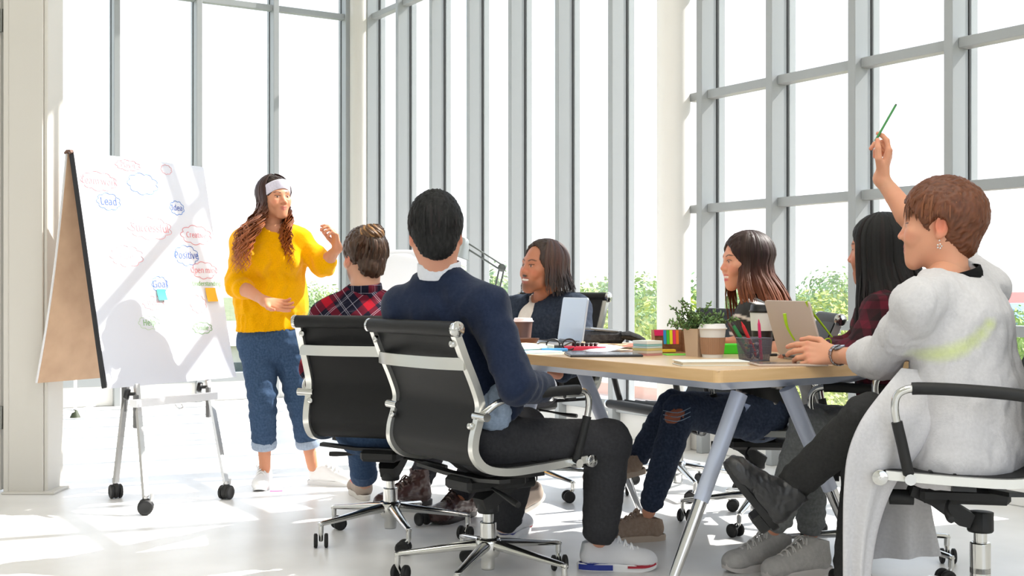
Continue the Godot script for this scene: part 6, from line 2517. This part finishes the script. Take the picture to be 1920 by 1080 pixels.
	tag(pk, "hot pink note pad at the back of the cardboard organizer", "note pad")
	g = G()
	g.box(Vector3(-0.02, 0.009, 0.0), Vector3(0.07, 0.010, 0.03), 0.001)
	pk = obj("note_pad", g, M(Color(0.90, 0.74, 0.18), 0.7))
	pk.transform = org.transform
	tag(pk, "yellow note pad lying at the foot of the cardboard organizer", "note pad")
	# highlighter behind, green box, green sheet
	stick("highlighter", "green highlighter with a dark band standing behind the cardboard organizer", "highlighter", T(1289, 661), T(1289, 661) + Vector3(0, 0.055, 0), 0.010, M(Color(0.30, 0.85, 0.12), 0.5), M(Color(0.95, 0.45, 0.30), 0.5))
	g = G()
	g.lathe([Vector2(0.0104, 0.012), Vector2(0.0106, 0.013), Vector2(0.0106, 0.026), Vector2(0.0104, 0.027)], 12)
	g.shift(T(1289, 661))
	obj("band", g, M(Color(0.05, 0.12, 0.05), 0.5), get_child(get_child_count() - 1))
	sheet("paper", "neon green paper sheet under the cardboard organizer", "paper", T(1285, 665), 0.16, 0.10, 0.1, 0.002, M(Color(0.45, 0.80, 0.18), 0.7))
	sheet("note_pad", "thick neon green note pad behind the sleeved coffee cup", "note pad", T(1372, 663), 0.12, 0.075, 0.05, 0.036, M(Color(0.27, 0.83, 0.12), 0.6))
	# plant
	var pl := thing("potted_plant", "small green succulent bush in a square beige paper pot", "plant", flat_xf(T(1309, 668), 0.6))
	g = G()
	for j in 2:
		for k in 4:
			var a := TAU * (k + 0.5) / 4.0
			g.vert(Vector3(cos(a), 0, sin(a)) * (0.043 if j == 0 else 0.052) + Vector3(0, 0.098 * j, 0))
	var q := G()
	for k in 4:
		q.face([g.v[k], g.v[4 + k], g.v[4 + (k + 1) % 4], g.v[(k + 1) % 4]])
		q.face([g.v[k] * 0.9 + Vector3(0, 0.004, 0), g.v[(k + 1) % 4] * 0.9 + Vector3(0, 0.004, 0), g.v[4 + (k + 1) % 4] * Vector3(0.93, 1, 0.93), g.v[4 + k] * Vector3(0.93, 1, 0.93)])
		q.face([g.v[4 + k], g.v[4 + k] * Vector3(0.93, 1, 0.93), g.v[4 + (k + 1) % 4] * Vector3(0.93, 1, 0.93), g.v[4 + (k + 1) % 4]])
	obj("pot", q, M(Color(0.82, 0.72, 0.62), 0.85), pl)
	g = G()
	g.box(Vector3(0, 0.085, 0), Vector3(0.06, 0.006, 0.06), 0.001, Basis(Vector3.UP, PI / 4 * 0))
	obj("soil", g, M(Color(0.13, 0.10, 0.08), 0.95), pl)
	var rng := RandomNumberGenerator.new()
	rng.seed = 12
	var stems := G()
	var leaves := G()
	leaves.colored = true
	for i in 34:
		var a := rng.randf() * TAU
		var lean := rng.randf_range(0.15, 1.25)
		var len := rng.randf_range(0.07, 0.118)
		var dir := Vector3(sin(lean) * cos(a), cos(lean) * 0.9 + 0.1, sin(lean) * sin(a)).normalized()
		var p0 := Vector3(rng.randf_range(-0.02, 0.02), 0.085, rng.randf_range(-0.02, 0.02))
		var pts := []
		for j in 7:
			var s := j / 6.0
			pts.append(p0 + dir * len * s + Vector3(cos(a), -0.2, sin(a)) * 0.028 * s * s)
		stems.sweep(pts, 0.0018, 5)
		for j in 22:
			var s := 0.2 + 0.8 * j / 21.0
			var at: Vector3 = pts[int(s * 5.99)].lerp(pts[mini(int(s * 5.99) + 1, 6)], fposmod(s * 5.99, 1.0))
			var ld := (Vector3(rng.randfn(), rng.randfn(), rng.randfn()).normalized() + dir * 0.6).normalized()
			var k := rng.randf_range(0.6, 1.5)
			var c := lin(Color(0.28, 0.40, 0.20).lerp(Color(0.55, 0.66, 0.42), s * s * rng.randf())) * k
			leaves.col = Color(c.r, c.g, c.b)
			leaves.sweep([at, at + ld * 0.006, at + ld * 0.012, at + ld * 0.0155], [0.001, 0.0030, 0.0025, 0.0006], 5)
	obj("stem", stems, M(Color(0.30, 0.33, 0.20), 0.8), pl).set_meta("kind", "stuff")
	var lm := StandardMaterial3D.new()
	lm.vertex_color_use_as_albedo = true
	lm.roughness = 0.6
	obj("leaf", leaves, lm, pl).set_meta("kind", "stuff")
	# white notebook at the near edge
	var nb := thing("notebook", "white covered notebook with cream pages on the near table corner", "notebook", flat_xf(T(1332, 684), 0.10))
	g = G()
	g.box(Vector3(0, 0.006, 0), Vector3(0.205, 0.009, 0.118), 0.0005)
	obj("pages", g, M(Color(0.90, 0.85, 0.75), 0.85), nb)
	g = G()
	g.box(Vector3(0, 0.0125, 0), Vector3(0.215, 0.003, 0.126), 0.001)
	g.box(Vector3(0, 0.0012, 0), Vector3(0.215, 0.0022, 0.126), 0.001)
	obj("cover", g, M(Color(0.92, 0.93, 0.91), 0.5), nb)
	# mesh pen holder
	var ph := thing("pen_holder", "grey wire mesh pen holder full of clips and pens", "pen holder", flat_xf(T(1414, 677), 0.35))
	var wire := M(Color(0.45, 0.45, 0.50), 0.4, 0.5)
	g = G()
	var hw := 0.043
	for k in 4:
		var bs := Basis(Vector3.UP, PI / 2 * k)
		for i in 23:
			var x := lerpf(-hw, hw, i / 22.0)
			g.sweep([bs * Vector3(x * 0.82, 0.002, hw * 0.82), bs * Vector3(x, 0.075, hw)], 0.0006, 4, Vector3.RIGHT, false, false)
		for i in 18:
			var s := i / 17.0
			var w := lerpf(hw * 0.82, hw, s)
			g.sweep([bs * Vector3(-w, 0.002 + 0.073 * s, w), bs * Vector3(w, 0.002 + 0.073 * s, w)], 0.0006, 4, Vector3.UP, false, false)
	obj("wire_mesh", g, wire, ph).set_meta("kind", "stuff")
	g = G()
	g.box(Vector3(0, 0.001, 0), Vector3(hw * 1.64, 0.002, hw * 1.64))
	obj("base", g, wire, ph)
	for yy in [0.002, 0.0755]:
		g = G()
		var w: float = hw * (0.82 if yy < 0.01 else 1.0)
		g.sweep([Vector3(-w, yy, -w), Vector3(w, yy, -w), Vector3(w, yy, w), Vector3(-w, yy, w), Vector3(-w, yy, -w)], 0.0022, 6)
		obj("rim", g, wire, ph)
	var pb := ph.position
	stick("marker", "green marker leaning out of the mesh pen holder to the left", "marker", pb + Vector3(-0.005, 0.012, -0.02), V(1375, 610, 4.02), 0.0065, M(Color(0.10, 0.48, 0.26), 0.5), M(Color(0.06, 0.06, 0.06), 0.5), "pens in the mesh holder")
	stick("marker", "red marker leaning in the middle of the mesh pen holder", "marker", pb + Vector3(0.01, 0.012, 0.0), V(1393, 610, 3.98), 0.0055, M(Color(0.82, 0.14, 0.18), 0.5), null, "pens in the mesh holder")
	stick("pen", "upright hot pink pen in the mesh pen holder", "pen", pb + Vector3(0.022, 0.006, 0.01), V(1423, 606, 3.95), 0.0050, M(Color(0.88, 0.20, 0.45), 0.5), null, "pens in the mesh holder")
	stick("pen", "dark pen with a black cap leaning left in the mesh pen holder", "pen", pb + Vector3(-0.018, 0.012, 0.006), V(1366, 606, 4.05), 0.0055, M(Color(0.30, 0.13, 0.10), 0.4), M(Color(0.06, 0.06, 0.06), 0.5), "pens in the mesh holder")
	for k in 16:
		g = G()
		var c := Vector3(rng.randf_range(-0.022, 0.012), rng.randf_range(0.012, 0.055), rng.randf_range(-0.02, 0.026))
		g.box(Vector3.ZERO, Vector3(0.018, 0.010, 0.009), 0.003)
		g.sweep(catmull([Vector3(-0.004, 0.005, 0), Vector3(-0.008, 0.014, 0), Vector3(0, 0.019, 0), Vector3(0.008, 0.014, 0), Vector3(0.004, 0.005, 0)], 3), 0.0009, 5)
		var o := obj("binder_clip", g, M([Color(0.13, 0.15, 0.30), Color(0.20, 0.22, 0.34), Color(0.65, 0.65, 0.70), Color(0.80, 0.62, 0.22)][k % 4 if k > 9 else 0], 0.4))
		o.transform = Transform3D(Basis(Vector3(rng.randfn(), rng.randfn(), rng.randfn()).normalized(), rng.randf() * 6.0), pb + Vector3(0, 0.004, 0) + c)
		tag(o, ["navy", "slate blue", "silver", "brass"][k % 4 if k > 9 else 0] + " binder clip heaped inside the mesh pen holder", "clip", "clips in the mesh pen holder")
	# phone under the hand
	var fn := sheet("tablet", "thin beige tablet under the hand with the watch", "tablet", T(1478, 685), 0.22, 0.11, 0.06, 0.007, M(Color(0.78, 0.70, 0.64), 0.35))
	g = G()
	g.box(Vector3(0, 0.0074, 0), Vector3(0.205, 0.0008, 0.098))
	obj("screen", g, M(Color(0.62, 0.56, 0.52), 0.12), fn)
	var ky := thing("keys", "small black and metal key fob left of the near laptop", "keys", flat_xf(T(1450, 668), 0.3))
	g = G()
	g.box(Vector3(0, 0.005, 0), Vector3(0.03, 0.009, 0.012), 0.003)
	obj("fob", g, black, ky)
	g = G()
	g.sweep([Vector3(0.015, 0.004, 0), Vector3(0.05, 0.004, -0.005)], Vector2(0.003, 0.001), 4, Vector3.UP, true, true)
	obj("key", g, M(Color(0.6, 0.6, 0.62), 0.25, 0.9), ky)
	sheet("sticky_note", "pink paper scrap on the floor by the presenter's white shoe", "paper", FL(518, 921), 0.06, 0.035, 0.2, 0.0015, M(Color(0.88, 0.40, 0.56), 0.8))

# ---------------------------------------------------------------- desk behind, with monitor and lamp
func build_side_desk() -> void:
	var o := V(800, 620, 8.3)
	o.y = 0.0
	var white := M(Color(0.92, 0.92, 0.92), 0.5)
	var t := thing("side_desk", "white side desk by the windows behind the man in the navy sweater", "desk", Transform3D(ROOM.basis, o))
	var g := G()
	g.box(Vector3(0, 0.725, 0), Vector3(1.1, 0.03, 0.6), 0.004)
	obj("desktop", g, white, t)
	for sx in [-0.5, 0.5]:
		for sz in [-0.25, 0.25]:
			g = G()
			g.box(Vector3(sx, 0.355, sz), Vector3(0.04, 0.71, 0.04), 0.004)
			obj("leg", g, white, t)
	var m := thing("monitor", "white backed desktop monitor between the two seated men", "monitor", Transform3D(Basis(Vector3.UP, 0.12), V(752, 600, 8.3)))
	m.position.y = 0.74
	g = G()


	g.box(Vector3(0, 0.32, 0), Vector3(0.54, 0.36, 0.02), 0.008)
	g.ellipsoid(Vector3(0, 0.32, 0.005), Vector3(0.25, 0.165, 0.035))
	obj("back_shell", g, M(Color(0.90, 0.90, 0.91), 0.4), m)
	g = G()
	g.box(Vector3(0, 0.32, -0.0115), Vector3(0.52, 0.34, 0.003))
	obj("screen", g, M(Color(0.05, 0.05, 0.06), 0.2), m)
	g = G()
	g.box(Vector3(0, 0.09, 0.03), Vector3(0.12, 0.17, 0.012), 0.004)
	g.box(Vector3(0, 0.006, 0.02), Vector3(0.2, 0.012, 0.16), 0.004)
	obj("stand", g, M(Color(0.80, 0.80, 0.81), 0.3, 0.5), m)
	# desk lamp
	var d := 8.1
	var elbow := V(941, 502, d)
	var sh := V(872, 458, d)
	var foot := V(921, 580, d)
	var l := thing("desk_lamp", "grey jointed desk lamp with parallel arms behind the man in navy", "lamp", Transform3D(Basis(), Vector3(foot.x, 0.74, foot.z)))
	var gm := M(Color(0.36, 0.38, 0.37), 0.4, 0.5)
	g = G()
	for k in [-1.0, 1.0]:
		var w := Vector3(0.016 * k, 0.010 * k, 0)
		g.rod(elbow + w, sh + w, 0.006)
	g.shift(-l.position)
	obj("upper_arm", g, gm, l)
	g = G()
	for k in [-1.0, 1.0]:
		var w := Vector3(0.016 * k, 0, 0)
		g.rod(elbow + w, Vector3(foot.x, 0.79, foot.z) + w, 0.006)
	g.shift(-l.position)
	obj("lower_arm", g, gm, l)
	g = G()
	g.lathe([Vector2(0, -0.014), Vector2(0.026, -0.014), Vector2(0.028, 0.0), Vector2(0.026, 0.014), Vector2(0, 0.014)], 16, Transform3D(Basis(Vector3.RIGHT, PI / 2), elbow))
	g.shift(-l.position)
	obj("joint", g, gm, l)
	g = G()
	var hd := V(863, 470, d)
	g.lathe([Vector2(0.015, 0.09), Vector2(0.03, 0.085), Vector2(0.045, 0.05), Vector2(0.078, -0.04), Vector2(0.08, -0.045), Vector2(0.074, -0.043), Vector2(0.042, 0.045), Vector2(0.0, 0.06)], 24, Transform3D(Basis(Vector3(0, 0, 1), -0.35), hd))
	g.shift(-l.position)
	obj("lamp_shade", g, M(Color(0.55, 0.57, 0.57), 0.35, 0.4), l)
	g = G()
	g.lathe([Vector2(0, 0.0), Vector2(0.09, 0.0), Vector2(0.09, 0.016), Vector2(0.02, 0.026), Vector2(0.02, 0.06), Vector2(0, 0.06)], 24)
	obj("base", g, gm, l)
